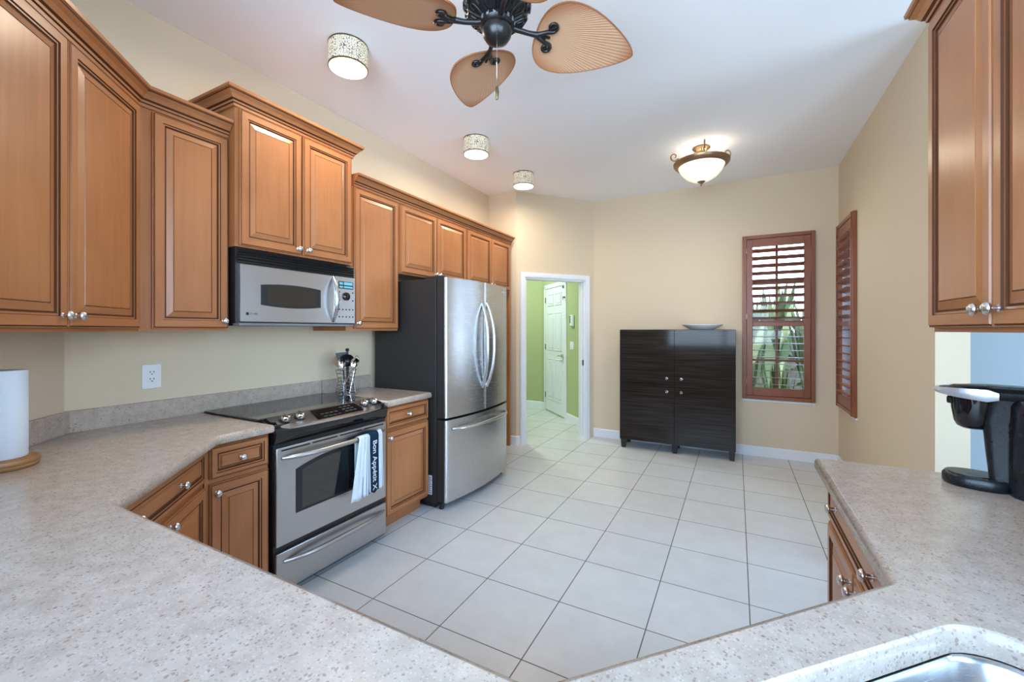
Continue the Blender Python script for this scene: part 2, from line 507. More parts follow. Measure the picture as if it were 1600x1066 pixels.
# ------------------------------------------------------------------ mesh building
class MB:
    def __init__(self):
        self.bm = bmesh.new()

    def face(self, pts, m=0, smooth=False):
        vs = [self.bm.verts.new(p) for p in pts]
        try:
            f = self.bm.faces.new(vs)
        except ValueError:
            return None
        f.material_index = m
        f.smooth = smooth
        return f

    def box(self, x0, x1, y0, y1, z0, z1, m=0, bev=0.0, seg=2):
        if x0 > x1: x0, x1 = x1, x0
        if y0 > y1: y0, y1 = y1, y0
        if z0 > z1: z0, z1 = z1, z0
        r = bmesh.ops.create_cube(self.bm, size=1.0)
        vs = r['verts']
        for v in vs:
            v.co = Vector((x0 + (v.co.x + .5) * (x1 - x0), y0 + (v.co.y + .5) * (y1 - y0), z0 + (v.co.z + .5) * (z1 - z0)))
        fs = list({f for v in vs for f in v.link_faces})
        for f in fs:
            f.material_index = m
        if bev > 0:
            es = list({e for f in fs for e in f.edges})
            rb = bmesh.ops.bevel(self.bm, geom=es, offset=bev, segments=seg, affect='EDGES', profile=0.5)
            for f in rb['faces']:
                f.material_index = m
                f.smooth = True
        return self

    def prism(self, outline, z0, z1, m=0, bev=0.0, seg=2, smooth_side=False):
        n = len(outline)
        b = [self.bm.verts.new((x, y, z0)) for x, y in outline]
        t = [self.bm.verts.new((x, y, z1)) for x, y in outline]
        fs = [self.bm.faces.new(t), self.bm.faces.new(b[::-1])]
        for i in range(n):
            f = self.bm.faces.new((b[i], b[(i + 1) % n], t[(i + 1) % n], t[i]))
            f.smooth = smooth_side
            fs.append(f)
        for f in fs:
            f.material_index = m
        if bev > 0:
            es = [e for e in set(fs[0].edges) | set(fs[1].edges)]
            rb = bmesh.ops.bevel(self.bm, geom=es, offset=bev, segments=seg, affect='EDGES', profile=0.5)
            for f in rb['faces']:
                f.material_index = m
                f.smooth = True
        return self

    def lathe(self, prof, c=(0, 0, 0), axis='z', seg=28, m=0, cap=True, sx=1.0, sy=1.0, mats=None):
        def put(r, a, h):
            x, y = r * math.cos(a) * sx, r * math.sin(a) * sy
            if axis == 'z': p = (x, y, h)
            elif axis == 'y': p = (x, h, y)
            else: p = (h, x, y)
            return (p[0] + c[0], p[1] + c[1], p[2] + c[2])
        rings = []
        for r, h in prof:
            if r < 1e-6:
                rings.append([self.bm.verts.new(put(0, 0, h))])
            else:
                rings.append([self.bm.verts.new(put(r, 2 * math.pi * k / seg, h)) for k in range(seg)])
        for i in range(len(rings) - 1):
            a, b = rings[i], rings[i + 1]
            mi = mats[i] if mats else m
            for k in range(seg):
                k2 = (k + 1) % seg
                if len(a) == 1 and len(b) == 1: continue
                if len(a) == 1: vs = (a[0], b[k2], b[k])
                elif len(b) == 1: vs = (a[k], a[k2], b[0])
                else: vs = (a[k], a[k2], b[k2], b[k])
                f = self.bm.faces.new(vs)
                f.material_index = mi
                f.smooth = True
        if cap:
            for rr, rev in ((rings[0], True), (rings[-1], False)):
                if len(rr) > 1:
                    f = self.bm.faces.new(rr[::-1] if rev else rr)
                    f.material_index = m if not mats else (mats[0] if rev else mats[-1])
        return self

    def tube(self, pts, r, seg=10, m=0, closed=False, cap=True, flat=1.0):
        pts = [Vector(p) for p in pts]
        n = len(pts)
        rad = r if isinstance(r, (list, tuple)) else [r] * n
        rings = []
        up = None
        for i, p in enumerate(pts):
            if closed:
                d = (pts[(i + 1) % n] - pts[i - 1]).normalized()
            else:
                d = (pts[min(i + 1, n - 1)] - pts[max(i - 1, 0)]).normalized()
            if up is None:
                up = Vector((0, 0, 1)) if abs(d.z) < 0.9 else Vector((1, 0, 0))
            u = (up - d * up.dot(d)).normalized()
            up = u
            v = d.cross(u)
            rings.append([self.bm.verts.new(p + (u * math.cos(2 * math.pi * k / seg) + v * math.sin(2 * math.pi * k / seg) * flat) * rad[i]) for k in range(seg)])
        last = n if closed else n - 1
        for i in range(last):
            a, b = rings[i], rings[(i + 1) % n]
            for k in range(seg):
                k2 = (k + 1) % seg
                f = self.bm.faces.new((a[k], a[k2], b[k2], b[k]))
                f.material_index = m
                f.smooth = True
        if cap and not closed:
            for rr in (rings[0][::-1], rings[-1]):
                f = self.bm.faces.new(rr)
                f.material_index = m
        return self

    def sweep(self, path, prof, m=0, mats=None):
        """profile (out, z) carried along an open 2D path, outwards = right of the travel direction, mitred corners"""
        P = [Vector(p) for p in path]
        n = len(P)
        offs = []
        for i in range(n):
            ds = []
            if i > 0: ds.append((P[i] - P[i - 1]).normalized())
            if i < n - 1: ds.append((P[i + 1] - P[i]).normalized())
            ns = [Vector((d.y, -d.x)) for d in ds]
            if len(ns) == 1: offs.append(ns[0])
            else:
                b = (ns[0] + ns[1]).normalized()
                offs.append(b / max(0.2, b.dot(ns[0])))
        rings = [[self.bm.verts.new((P[i].x + offs[i].x * o, P[i].y + offs[i].y * o, z)) for o, z in prof] for i in range(n)]
        k = len(prof)
        for i in range(n - 1):
            for j in range(k):
                f = self.bm.faces.new((rings[i][j], rings[i + 1][j], rings[i + 1][(j + 1) % k], rings[i][(j + 1) % k]))
                f.material_index = mats[j] if mats else m
        for rr in (rings[0][::-1], rings[-1]):
            f = self.bm.faces.new(rr)
            f.material_index = m
        return self

    def grid(self, rows, m=0, smooth=True, matfn=None, closed_u=False):
        V = [[self.bm.verts.new(p) for p in r] for r in rows]
        for i in range(len(V) - 1):
            nn = len(V[i]) if closed_u else len(V[i]) - 1
            for j in range(nn):
                j2 = (j + 1) % len(V[i])
                f = self.bm.faces.new((V[i][j], V[i][j2], V[i + 1][j2], V[i + 1][j]))
                f.smooth = smooth
                f.material_index = matfn(i, j) if matfn else m
        return self

    def xform(self, mat):
        bmesh.ops.transform(self.bm, matrix=mat, verts=self.bm.verts)
        return self

    def build(self, name, mats, parent=None, loc=None, rebase=False, sharp=38):
        bm = self.bm
        bmesh.ops.recalc_face_normals(bm, faces=bm.faces)
        ang = R(sharp)
        for e in bm.edges:
            if len(e.link_faces) == 2 and e.calc_face_angle(0) > ang:
                e.smooth = False
        off = Vector((0, 0, 0))
        if rebase:
            xs = [v.co for v in bm.verts]
            off = Vector(((min(c.x for c in xs) + max(c.x for c in xs)) / 2, (min(c.y for c in xs) + max(c.y for c in xs)) / 2, min(c.z for c in xs)))
            for v in bm.verts: v.co -= off
        me = bpy.data.meshes.new(name)
        bm.to_mesh(me)
        bm.free()
        if not isinstance(mats, (list, tuple)): mats = [mats]
        for mm in mats: me.materials.append(M[mm] if isinstance(mm, str) else mm)
        o = bpy.data.objects.new(name, me)
        COL.objects.link(o)
        if parent is not None: o.parent = parent
        if loc is not None: o.location = loc
        elif rebase: o.location = off
        return o


def tag(o, label=None, cat=None, group=None, kind=None):
    if label: o['label'] = label
    if cat: o['category'] = cat
    if group: o['group'] = group
    if kind: o['kind'] = kind
    return o


def thing(name, label, cat, loc=(0, 0, 0), rz=0.0, group=None):
    o = bpy.data.objects.new(name, None)
    o.empty_display_size = 0.1
    COL.objects.link(o)
    o.location = loc
    o.rotation_euler = (0, 0, rz)
    return tag(o, label, cat, group)


def copy_tree(o, parent=None):
    c = o.copy()
    COL.objects.link(c)
    c.parent = parent
    for ch in [x for x in bpy.data.objects if x.parent == o]:
        copy_tree(ch, c)
    return c


def struct(name, mb, mats, parent=None):
    o = mb.build(name, mats, parent)
    if parent is None: tag(o, kind='structure')
    return o


# ------------------------------------------------------------------ the shell of the room
def wall_seg(name, p, q, z0, z1, t, mat, holes=()):
    """wall from p to q (2D); the room lies on the left of p->q, thickness grows to the right; holes = (s0, s1, z0, z1) along it"""
    p, q = Vector(p), Vector(q)
    L = (q - p).length
    d = (q - p) / L
    n = Vector((d.y, -d.x))
    mb = MB()
    ss = sorted({0.0, L, *[h[0] for h in holes], *[h[1] for h in holes]})
    zs = sorted({z0, z1, *[h[2] for h in holes], *[h[3] for h in holes]})

    def inside(s, z):
        return any(h[0] < s < h[1] and h[2] < z < h[3] for h in holes)

    def pt(s, z, o):
        w = p + d * s + n * o
        return (w.x, w.y, z)
    solid = {}
    for i in range(len(ss) - 1):
        for j in range(len(zs) - 1):
            solid[i, j] = not inside((ss[i] + ss[i + 1]) / 2, (zs[j] + zs[j + 1]) / 2)
    for (i, j), on in solid.items():
        if not on: continue
        a, b, c, e = ss[i], ss[i + 1], zs[j], zs[j + 1]
        mb.face([pt(a, c, 0), pt(b, c, 0), pt(b, e, 0), pt(a, e, 0)])
        mb.face([pt(a, c, t), pt(a, e, t), pt(b, e, t), pt(b, c, t)])
        for (di, dj, f) in ((-1, 0, [pt(a, c, 0), pt(a, e, 0), pt(a, e, t), pt(a, c, t)]), (1, 0, [pt(b, c, 0), pt(b, c, t), pt(b, e, t), pt(b, e, 0)]),
                            (0, -1, [pt(a, c, 0), pt(a, c, t), pt(b, c, t), pt(b, c, 0)]), (0, 1, [pt(a, e, 0), pt(b, e, 0), pt(b, e, t), pt(a, e, t)])):
            if not solid.get((i + di, j + dj), False): mb.face(f)
    bmesh.ops.remove_doubles(mb.bm, verts=mb.bm.verts, dist=1e-5)
    return struct(name, mb, mat)


b = MB()
b.box(-4.6, 4.6, -1.2, 7.2, -0.06, 0.0)
struct('floor', b, 'tile')
b = MB()
b.prism([(-4.6, -0.60), (1.10, -0.60), (1.10, 1.15), (4.4, 1.15), (4.4, 3.55), (1.08, 3.55), (1.08, 5.40), (-1.2, 5.40), (-1.2, 7.2), (-4.6, 7.2)], CEIL, CEIL + 0.08)
struct('ceiling', b, 'ceiling')

b = MB()
b.box(-3.2, 1.1, -1.1, -0.60, 2.85, 2.95)  # unseen overhang, added to keep direct sun off the worktop
struct('sun_blocking_eave', b, 'stucco')

YS = 4.394
DX0, DY0, DX1, DY1 = -2.28, 4.394, -1.600, 5.2245     # doorway wall
DL = math.hypot(DX1 - DX0, DY1 - DY0)
DD = Vector(((DX1 - DX0) / DL, (DY1 - DY0) / DL))
# walls: room on the left of the travel direction
wall_seg('wall_left', (XL, YS), (XL, 0.73), 0, CEIL, 0.12, 'wall')
wall_seg('wall_left_diagonal', (XL, 0.73), (XL + 1.15, 0.73 - 1.15), 0, CEIL, 0.12, 'wall')
wall_seg('wall_back', (XL + 1.15, YB), (XR + 0.11, YB), 0, CEIL, 0.12, 'wall', holes=[(0.10, 2.46, 0.96, 2.75)])
wall_seg('wall_right_kitchen', (XR, YB), (XR, 1.90), 0, CEIL, 0.11, 'wall', holes=[(0.07, 1.42, 0.96, 2.55)])
wall_seg('wall_right', (XR, 2.918), (XR, YF), 0, CEIL, 0.13, 'wall', holes=[(4.515 - 2.918, 5.115 - 2.918, 0.665, 2.305)])
wall_seg('wall_far', (XR + 0.13, YF), (DX1, DY1), 0, CEIL, 0.13, 'wall', holes=[(XR + .13 - 0.668, XR + .13 - 0.091, 0.665, 2.305)])
OP0, OP1, OPZ = 0.110, 0.940, 1.968
wall_seg('wall_doorway', (DX1, DY1), (DX0, DY0), 0, CEIL, 0.11, 'wall', holes=[(DL - OP1, DL - OP0, -0.001, OPZ)])
wall_seg('wall_pillar', (DX0, YS), (XL, YS), 0, CEIL, 0.11, 'wall')
# room through the opening on the right, with a wide glass door on its far side
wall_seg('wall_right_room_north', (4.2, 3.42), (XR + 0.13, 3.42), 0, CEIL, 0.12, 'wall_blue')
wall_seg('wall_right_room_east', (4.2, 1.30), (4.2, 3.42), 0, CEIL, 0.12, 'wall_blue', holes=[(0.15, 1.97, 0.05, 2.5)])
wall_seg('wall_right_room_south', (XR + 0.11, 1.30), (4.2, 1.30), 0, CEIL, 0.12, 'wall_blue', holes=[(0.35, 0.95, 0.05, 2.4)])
# hall behind the doorway
wall_seg('wall_hall_north', (-2.98, 6.71), (-4.3, 6.71), 0, CEIL, 0.1, 'green')
wall_seg('wall_hall_west', (-4.3, 6.71), (-4.3, 4.62), 0, CEIL, 0.1, 'green')
wall_seg('wall_hall_south', (-4.3, 4.62), (-2.36, 4.62), 0, CEIL, 0.1, 'green')
HL0 = Vector((-2.98, 6.71))                                     # hall wall that carries the white door
HD = Vector((1, -1)).normalized()
HL1 = HL0 + HD * 1.93
wall_seg('wall_hall_diagonal', HL1, HL0, 0, CEIL, 0.1, 'green')


def base_run(name, path, h=0.105, t=0.014):
    mb = MB()
    mb.sweep(path, [(0, 0), (t, 0), (t, h - 0.012), (t * 0.4, h), (0, h)])
    return struct(name, mb, 'trim')


e1 = DL - OP1
base_run('baseboard_far', [(XR, YF), (DX1, DY1)][::-1])
base_run('baseboard_right', [(XR, YF), (XR, 2.93)])
base_run('baseboard_pillar', [(XL + .02, YS), (DX0 - .0, YS), (DX0 + DD.x * 0.045, DY0 + DD.y * 0.045)])
hp = HL0 + HD * 0.06
base_run('baseboard_hall_diagonal', [(HL0.x, HL0.y), tuple(HL0 + HD * 0.135)])
base_run('baseboard_hall_diagonal_right', [tuple(HL0 + HD * 1.04), tuple(HL1)])
base_run('baseboard_hall_north', [(-4.28, 6.71), (-2.98, 6.71)])

# doorway casing and jamb (door_1 has its leaf swung away into the hall)
mb = MB()
CW = 0.062


def dpt(s, z, o):      # point on the doorway wall, o > 0 into the room
    return (DX0 + DD.x * s + DD.y * o, DY0 + DD.y * s - DD.x * o, z)


def dbox(mb, s0, s1, z0, z1, o0, o1, m=0):
    vs = [dpt(s, z, o) for s in (s0, s1) for z in (z0, z1) for o in (o0, o1)]
    for idx in ((0, 1, 3, 2), (4, 6, 7, 5), (0, 4, 5, 1), (2, 3, 7, 6), (0, 2, 6, 4), (1, 5, 7, 3)):
        mb.face([vs[i] for i in idx], m)


for s0, s1 in ((OP0 - CW, OP0), (OP1, OP1 + CW)):
    dbox(mb, s0, s1, 0, OPZ + CW, 0.0, 0.018)
    dbox(mb, s0 + 0.010, s1 - 0.010, 0, OPZ + CW - 0.01, 0.018, 0.024)
dbox(mb, OP0, OP1, OPZ, OPZ + CW, 0.0, 0.018)
dbox(mb, OP0 - 0.01, OP1 + 0.01, OPZ + 0.01, OPZ + CW - 0.01, 0.018, 0.024)
dbox(mb, OP0, OP0 + 0.018, 0, OPZ, -0.12, 0.004)
dbox(mb, OP1 - 0.018, OP1, 0, OPZ, -0.12, 0.004)
dbox(mb, OP0, OP1, OPZ - 0.018, OPZ, -0.12, 0.004)
dbox(mb, OP1 - 0.030, OP1 - 0.018, 0, OPZ - 0.018, -0.075, -0.04)
d1 = struct('door_1', mb, 'trim')
for z in (0.20, 1.0, 1.72):
    mb = MB()
    dbox(mb, OP0 + 0.018, OP0 + 0.022, z, z + 0.09, -0.035, -0.004)
    mb.build('hinge', 'brass', d1)
mb = MB()
dbox(mb, OP1 - 0.021, OP1 - 0.0175, 0.90, 0.97, -0.03, 0.0)
mb.build('strike_plate', 'brass', d1)

# ------------------------------------------------------------------ hall door (six panels) in the diagonal hall wall
dz = math.atan2(-HD.y, -HD.x)          # local x runs from right to left seen from the kitchen; local -y faces the kitchen
hdo = HL0 + HD * 1.04
d2 = bpy.data.objects.new('door_2', None)
COL.objects.link(d2)
d2.location = (hdo.x, hdo.y, 0)
d2.rotation_euler = (0, 0, math.atan2(HD.y, HD.x) + math.pi)
tag(d2, kind='structure')
# local: -x ... flip so that local x = distance from the right casing towards the left
WD = 0.76
mb = MB()
for x0, x1 in ((0.0, 0.065), (0.84, 0.905)):
    mb.box(x0, x1, 0.0, 0.016, 0.0, 2.08, bev=0.003)
mb.box(0.0, 0.905, 0.0, 0.016, 2.03, 2.095, bev=0.003)
mb.build('casing', 'trim', d2)
mb = MB()
mb.box(0.072, 0.833, 0.001, 0.010, 0.02, 2.022)
px = [(0.072 + 0.10, 0.072 + 0.345), (0.072 + 0.415, 0.072 + 0.66)]
pz = [(0.22, 0.88), (1.02, 1.62), (1.74, 1.93)]
for a, b_ in px:
    for c, e in pz:
        # moulded ring and raised field
        mb.box(a, b_, 0.010, 0.012, c, e, bev=0.0)
        mb.box(a + 0.03, b_ - 0.03, 0.010, 0.019, c + 0.03, e - 0.03, bev=0.006)
        for (q0, q1, r0, r1) in ((a, b_, c, c + 0.012), (a, b_, e - 0.012, e), (a, a + 0.012, c, e), (b_ - 0.012, b_, c, e)):
            mb.box(q0, q1, 0.010, 0.020, r0, r1, bev=0.003)
leaf = mb.build('door_leaf', 'trim', d2)
for z in (0.22, 1.02, 1.80):
    mb = MB()
    mb.box(0.828, 0.842, 0.008, 0.022, z, z + 0.09, bev=0.003)
    mb.build('hinge', 'brass', d2)
mb = MB()
mb.lathe([(0.0, 0.036), (0.026, 0.034), (0.028, 0.012), (0.028, 0.010)], (0.125, 0, 0.95), axis='y', seg=18)
mb.tube([(0.125, 0.036, 0.95), (0.125, 0.055, 0.95), (0.15, 0.058, 0.952), (0.235, 0.054, 0.945)], [0.010, 0.010, 0.010, 0.007], 10)
mb.build('lever_handle', 'nickel', leaf)
mb = MB()
mb.box(0.085, 0.115, 0.010, 0.030, 1.985, 2.02, bev=0.004)
mb.build('door_closer_bracket', 'greyplastic', leaf)
mb = MB()
mb.lathe([(0.0, 0.055), (0.010, 0.053), (0.012, 0.02), (0.018, 0.016)], (0.035, 0, 1.84), axis='y', seg=14)
mb.tube([(0.035, 0.05, 1.84), (0.035, 0.05, 1.80)], 0.006, 8)
mb.build('night_latch', 'brass', d2)

# ------------------------------------------------------------------ things on the hall wall
ang_h = math.atan2(HD.y, HD.x) + math.pi


def on_hall(sdist):
    w = HL0 + HD * sdist
    return (w.x, w.y)


x_, y_ = on_hall(1.245)
t = thing('alarm_keypad', 'white wall mounted alarm keypad beside the hall door', 'keypad', (x_, y_, 1.40), ang_h)
mb = MB(); mb.box(-0.055, 0.055, 0.0, 0.032, 0, 0.165, bev=0.012, seg=3); mb.build('housing', 'white', t)
mb = MB(); mb.box(0.012, 0.042, 0.030, 0.036, 0.045, 0.125, bev=0.004); mb.build('cover_panel', 'greyplastic', t)
mb = MB(); mb.box(0.012, 0.042, 0.031, 0.037, 0.130, 0.150, bev=0.003); mb.build('display', 'black', t)
x_, y_ = on_hall(1.22)
t = thing('light_switch', 'pale double light switch plate under the alarm keypad in the hall', 'switch', (x_, y_, 1.06), ang_h)
mb = MB(); mb.box(-0.058, 0.058, 0.0, 0.007, 0, 0.115, bev=0.003); mb.build('wall_plate', 'trim', t)
for q in (-0.025, 0.025):
    mb = MB(); mb.box(q - 0.016, q + 0.016, 0.006, 0.011, 0.025, 0.09, bev=0.002); mb.build('rocker', 'trim', t)

# unseen lamp, added to brighten the hall
t = thing('added_hall_light', 'round glass ceiling light added out of view to light the green hall', 'ceiling light', (-3.3, 5.55, CEIL - 0.10))
mb = MB(); mb.lathe([(0.0, 0.0), (0.10, 0.02), (0.15, 0.07), (0.155, 0.085)], seg=32); mb.build('glass_dome', 'bowlglass', t)
mb = MB(); mb.lathe([(0.16, 0.08), (0.165, 0.10), (0.0, 0.10)], seg=32); mb.build('base', 'nickel', t)


def lamp_area(name, loc, size, energy, col, shape='DISK'):
    d = bpy.data.lights.new(name, 'AREA')
    d.shape = shape
    d.size = size
    d.energy = energy
    d.color = col
    o = bpy.data.objects.new(name, d)
    COL.objects.link(o)
    o.location = loc
    return o


def lamp_point(name, loc, rad, energy, col):
    d = bpy.data.lights.new(name, 'POINT')
    d.shadow_soft_size = rad
    d.energy = energy
    d.color = col
    o = bpy.data.objects.new(name, d)
    COL.objects.link(o)
    o.location = loc
    return o


lamp_area('hall_fill_lamp', (-3.3, 5.55, CEIL - 0.12), 0.3, 24, (0.85, 1.0, 0.97))  # added fill light, tinted slightly cyan

# ------------------------------------------------------------------ windows with plantation shutters
def make_window(n, origin, rz):
    """local x along the wall, local -y into the room, opening 0.577..0.60 wide"""
    w = bpy.data.objects.new('window_%d' % n, None)
    COL.objects.link(w)
    w.location = origin
    w.rotation_euler = (0, 0, rz)
    tag(w, kind='structure')
    W, Z0, Z1 = 0.577, 0.665, 2.305
    mb = MB()
    for x0, x1 in ((0, 0.04), (W - 0.04, W)):
        mb.box(x0, x1, 0.095, 0.125, Z0, Z1)
    for z0, z1 in ((Z0, Z0 + 0.04), (Z1 - 0.04, Z1), (1.40, 1.45)):
        mb.box(0.04, W - 0.04, 0.095, 0.125, z0, z1)
    mb.box(W / 2 - 0.012, W / 2 + 0.012, 0.097, 0.123, Z0 + .04, 1.40)
    mb.box(W / 2 - 0.012, W / 2 + 0.012, 0.097, 0.123, 1.45, Z1 - .04)
    for z in (1.02, 1.85):
        mb.box(0.04, W - 0.04, 0.098, 0.122, z - 0.012, z + 0.012)
    mb.build('window_frame', 'shutter', w)
    mb = MB()
    mb.box(0.04, W - 0.04, 0.108, 0.112, Z0 + 0.04, Z1 - 0.04)
    mb.build('pane', 'glass', w)
    mb = MB()
    mb.box(-0.035, W + 0.035, -0.012, 0.0, 0.588, 0.604)
    mb.build('window_sill', 'trim', w)
    mb = MB()
    J = 0.004
    mb.box(0, J, 0.0, 0.095, Z0, Z1)
    mb.box(W - J, W, 0.0, 0.095, Z0, Z1)
    mb.box(J, W - J, 0.0, 0.095, Z0, Z0 + J)
    mb.box(J, W - J, 0.0, 0.095, Z1 - J, Z1)
    mb.build('jamb_lining', 'trim', w)
    return w


def make_shutter(origin, rz, label):
    t = thing('plantation_shutter', label, 'window shutter', (origin[0], origin[1], 0.612), rz, 'wooden plantation shutters')
    W, H = 0.647, 1.743
    F = 0.036
    mb = MB()
    for x0, x1 in ((0, F), (W - F, W)):
        mb.box(x0, x1, -0.034, -0.001, 0, H, bev=0.004)
        mb.box(x0 + (0.0 if x0 else 0.022), x0 + (F - 0.022 if x0 else F), -0.040, -0.034, 0.0, H, bev=0.002)
    for z0, z1 in ((0, F), (H - F, H)):
        mb.box(F, W - F, -0.034, -0.001, z0, z1, m=1, bev=0.004)
    mb.build('outer_frame', ['shutter', 'shutter'], t)
    mb = MB()
    S = 0.058
    a, c = F + 0.003, W - F - 0.003
    for x0, x1 in ((a, a + S), (c - S, c)):
        mb.box(x0, x1, -0.030, -0.003, F + 0.003, H - F - 0.003, bev=0.004)
    for z0, z1 in ((F + 0.003, F + 0.003 + 0.085), (H - F - 0.003 - 0.085, H - F - 0.003), (0.775, 0.815)):
        mb.box(a + S, c - S, -0.030, -0.003, z0, z1, bev=0.003)
    pnl = mb.build('shutter_panel', 'shutter', t)
    for z0, z1, nl, tilt, nm in ((F + 0.09, 0.773, 9, -4.5, 'lower'), (0.817, H - F - 0.09, 10, -21.0, 'upper')):
        mb = MB()
        pitch = (z1 - z0) / nl
        for k in range(nl):
            z = z0 + pitch * (k + 0.5)
            ca, sa = math.cos(R(tilt)), math.sin(R(tilt))
            prof = [(-0.042, 0), (-0.03, 0.0032), (0, 0.005), (0.03, 0.0032), (0.042, 0), (0.03, -0.0032), (0, -0.005), (-0.03, -0.0032)]
            pts = [(-0.016 + y * ca - q * sa, z + y * sa + q * ca) for y, q in prof]
            A = [mb.bm.verts.new((a + S - 0.004, y, q)) for y, q in pts]
            B = [mb.bm.verts.new((c - S + 0.004, y, q)) for y, q in pts]
            for i in range(8):
                f = mb.bm.faces.new((A[i], A[(i + 1) % 8], B[(i + 1) % 8], B[i]))
                f.smooth = True
            mb.bm.faces.new(A)
            mb.bm.faces.new(B[::-1])
        mb.build('louvers', 'shutter', pnl)
    for z in (0.16, 0.85, 1.55):
        mb = MB()
        mb.box(F - 0.006, F + 0.010, -0.038, -0.030, z, z + 0.06, bev=0.002)
        mb.build('hinge', 'brass', t)
    mb = MB()
    mb.lathe([(0, -0.048), (0.008, -0.045), (0.010, -0.038), (0.006, -0.030)], (c - S / 2, 0, 0.86), axis='y', seg=14)
    mb.build('knob', 'brass', t)
    return t


make_window(1, (0.091, YF, 0), 0)
make_shutter((0.056, YF), 0, 'cherry wood plantation shutter on the far wall right of the dark cabinet')
make_window(2, (XR, 5.10, 0), R(-90))
make_shutter((XR, 5.138), R(-90), 'cherry wood plantation shutter seen edge-on on the right-hand wall')
portal('portal_far_window', (0.38, YF + 0.20, 1.485), (0, -1, 0), 0.577, 1.64)
portal('portal_right_window', (XR + 0.20, 4.815, 1.485), (-1, 0, 0), 0.60, 1.64)

# windows that the camera does not see directly
def plain_window(n, p, q, z0, z1, nrm, muntins):
    """white framed glass from p to q in a wall opening"""
    p, q = Vector(p), Vector(q)
    L = (q - p).length
    w = bpy.data.objects.new('window_%d' % n, None)
    COL.objects.link(w)
    w.location = (p.x, p.y, 0)
    d = (q - p).normalized()
    w.rotation_euler = (0, 0, math.atan2(d.y, d.x))
    tag(w, kind='structure')
    mb = MB()
    mb.box(0, 0.05, -0.03, 0.03, z0, z1)
    mb.box(L - 0.05, L, -0.03, 0.03, z0, z1)
    mb.box(0.05, L - 0.05, -0.03, 0.03, z0, z0 + 0.05)
    mb.box(0.05, L - 0.05, -0.03, 0.03, z1 - 0.05, z1)
    for k in range(1, muntins):
        mb.box(L * k / muntins - 0.025, L * k / muntins + 0.025, -0.025, 0.025, z0 + 0.05, z1 - 0.05)
    mb.build('window_frame', 'trim', w)
    mb = MB()
    mb.box(0.05, L - 0.05, -0.004, 0.004, z0 + 0.05, z1 - 0.05)
    mb.build('pane', 'glass', w)
    c = (p + q) / 2
    portal('portal_window_%d' % n, (c.x - nrm[0] * 0.1, c.y - nrm[1] * 0.1, (z0 + z1) / 2), (nrm[0], nrm[1], 0), L, z1 - z0)


bx0 = XL + 1.15
plain_window(3, (bx0 + 0.10, YB - 0.06), (bx0 + 2.46, YB - 0.06), 0.96, 2.75, (0, 1), 2)
plain_window(5, (XR + 0.055, YB + 0.07), (XR + 0.055, YB + 1.42), 0.96, 2.55, (-1, 0), 2)  # added corner window, brings fill daylight to the left wall and cabinets
plain_window(6, (XR + 0.11 + 0.35, 1.24), (XR + 0.11 + 0.95, 1.24), 0.05, 2.4, (0, 1), 1)  # added window, put in to brighten the wall end beside the opening
plain_window(4, (4.26, 1.45), (4.26, 3.27), 0.05, 2.5, (-1, 0), 2)


# ------------------------------------------------------------------ cabinets
def door_mesh(mb, x0, x1, z0, z1, yf, t=0.020, fw=0.052, rs=1.0):
    """raised panel door with mitred frame; front at y = yf (facing -y), back at yf + t"""
    w = 0; h = 1; g = 2
    rings = [(0.0, t), (0.0, 0.006), (0.003, 0.004), (0.006, 0.0045), (0.008, 0.000), (fw - 0.014, 0.0),
             (fw - 0.012, 0.005), (fw - 0.006, 0.005), (fw - 0.003, 0.009), (fw + 0.001, 0.009), (fw + 0.026 * rs, 0.003), (fw + 0.026 * rs + 0.002, 0.0045), (fw + 0.026 * rs + 0.004, 0.002)]
    kinds = ['w', 'w', 'g', 'w', 'w', 'g', 'w', 'g', 'g', 'w', 'g', 'w']
    R_ = []
    for ins, dy in rings:
        R_.append([(x0 + ins, yf + dy, z0 + ins), (x1 - ins, yf + dy, z0 + ins), (x1 - ins, yf + dy, z1 - ins), (x0 + ins, yf + dy, z1 - ins)])
    for i in range(len(R_) - 1):
        for k in range(4):
            m = g if kinds[i] == 'g' else (h if k in (0, 2) else w)
            a, b_ = R_[i], R_[i + 1]
            k2 = (k + 1) % 4
            mb.face([a[k], a[k2], b_[k2], b_[k]], m)
    mb.face(R_[-1], w)
    mb.face(R_[0][::-1], w)
    bmesh.ops.remove_doubles(mb.bm, verts=mb.bm.verts, dist=1e-6)


KNOB = MB()
KNOB.lathe([(0.0, -0.030), (0.008, -0.0295), (0.0135, -0.026), (0.0155, -0.021), (0.013, -0.016), (0.0065, -0.012), (0.006, -0.004), (0.009, -0.001), (0.009, 0.0)], axis='y', seg=20)
knob0 = KNOB.build('knob_master', 'nickel')
KNOB_MESH = knob0.data
KNOB_MESH.name = 'knob'
bpy.data.objects.remove(knob0)


def add_knob(parent, x, y, z):
    k = bpy.data.objects.new('knob', KNOB_MESH)
    COL.objects.link(k)
    k.parent = parent
    k.location = (x, y, z)
    return k


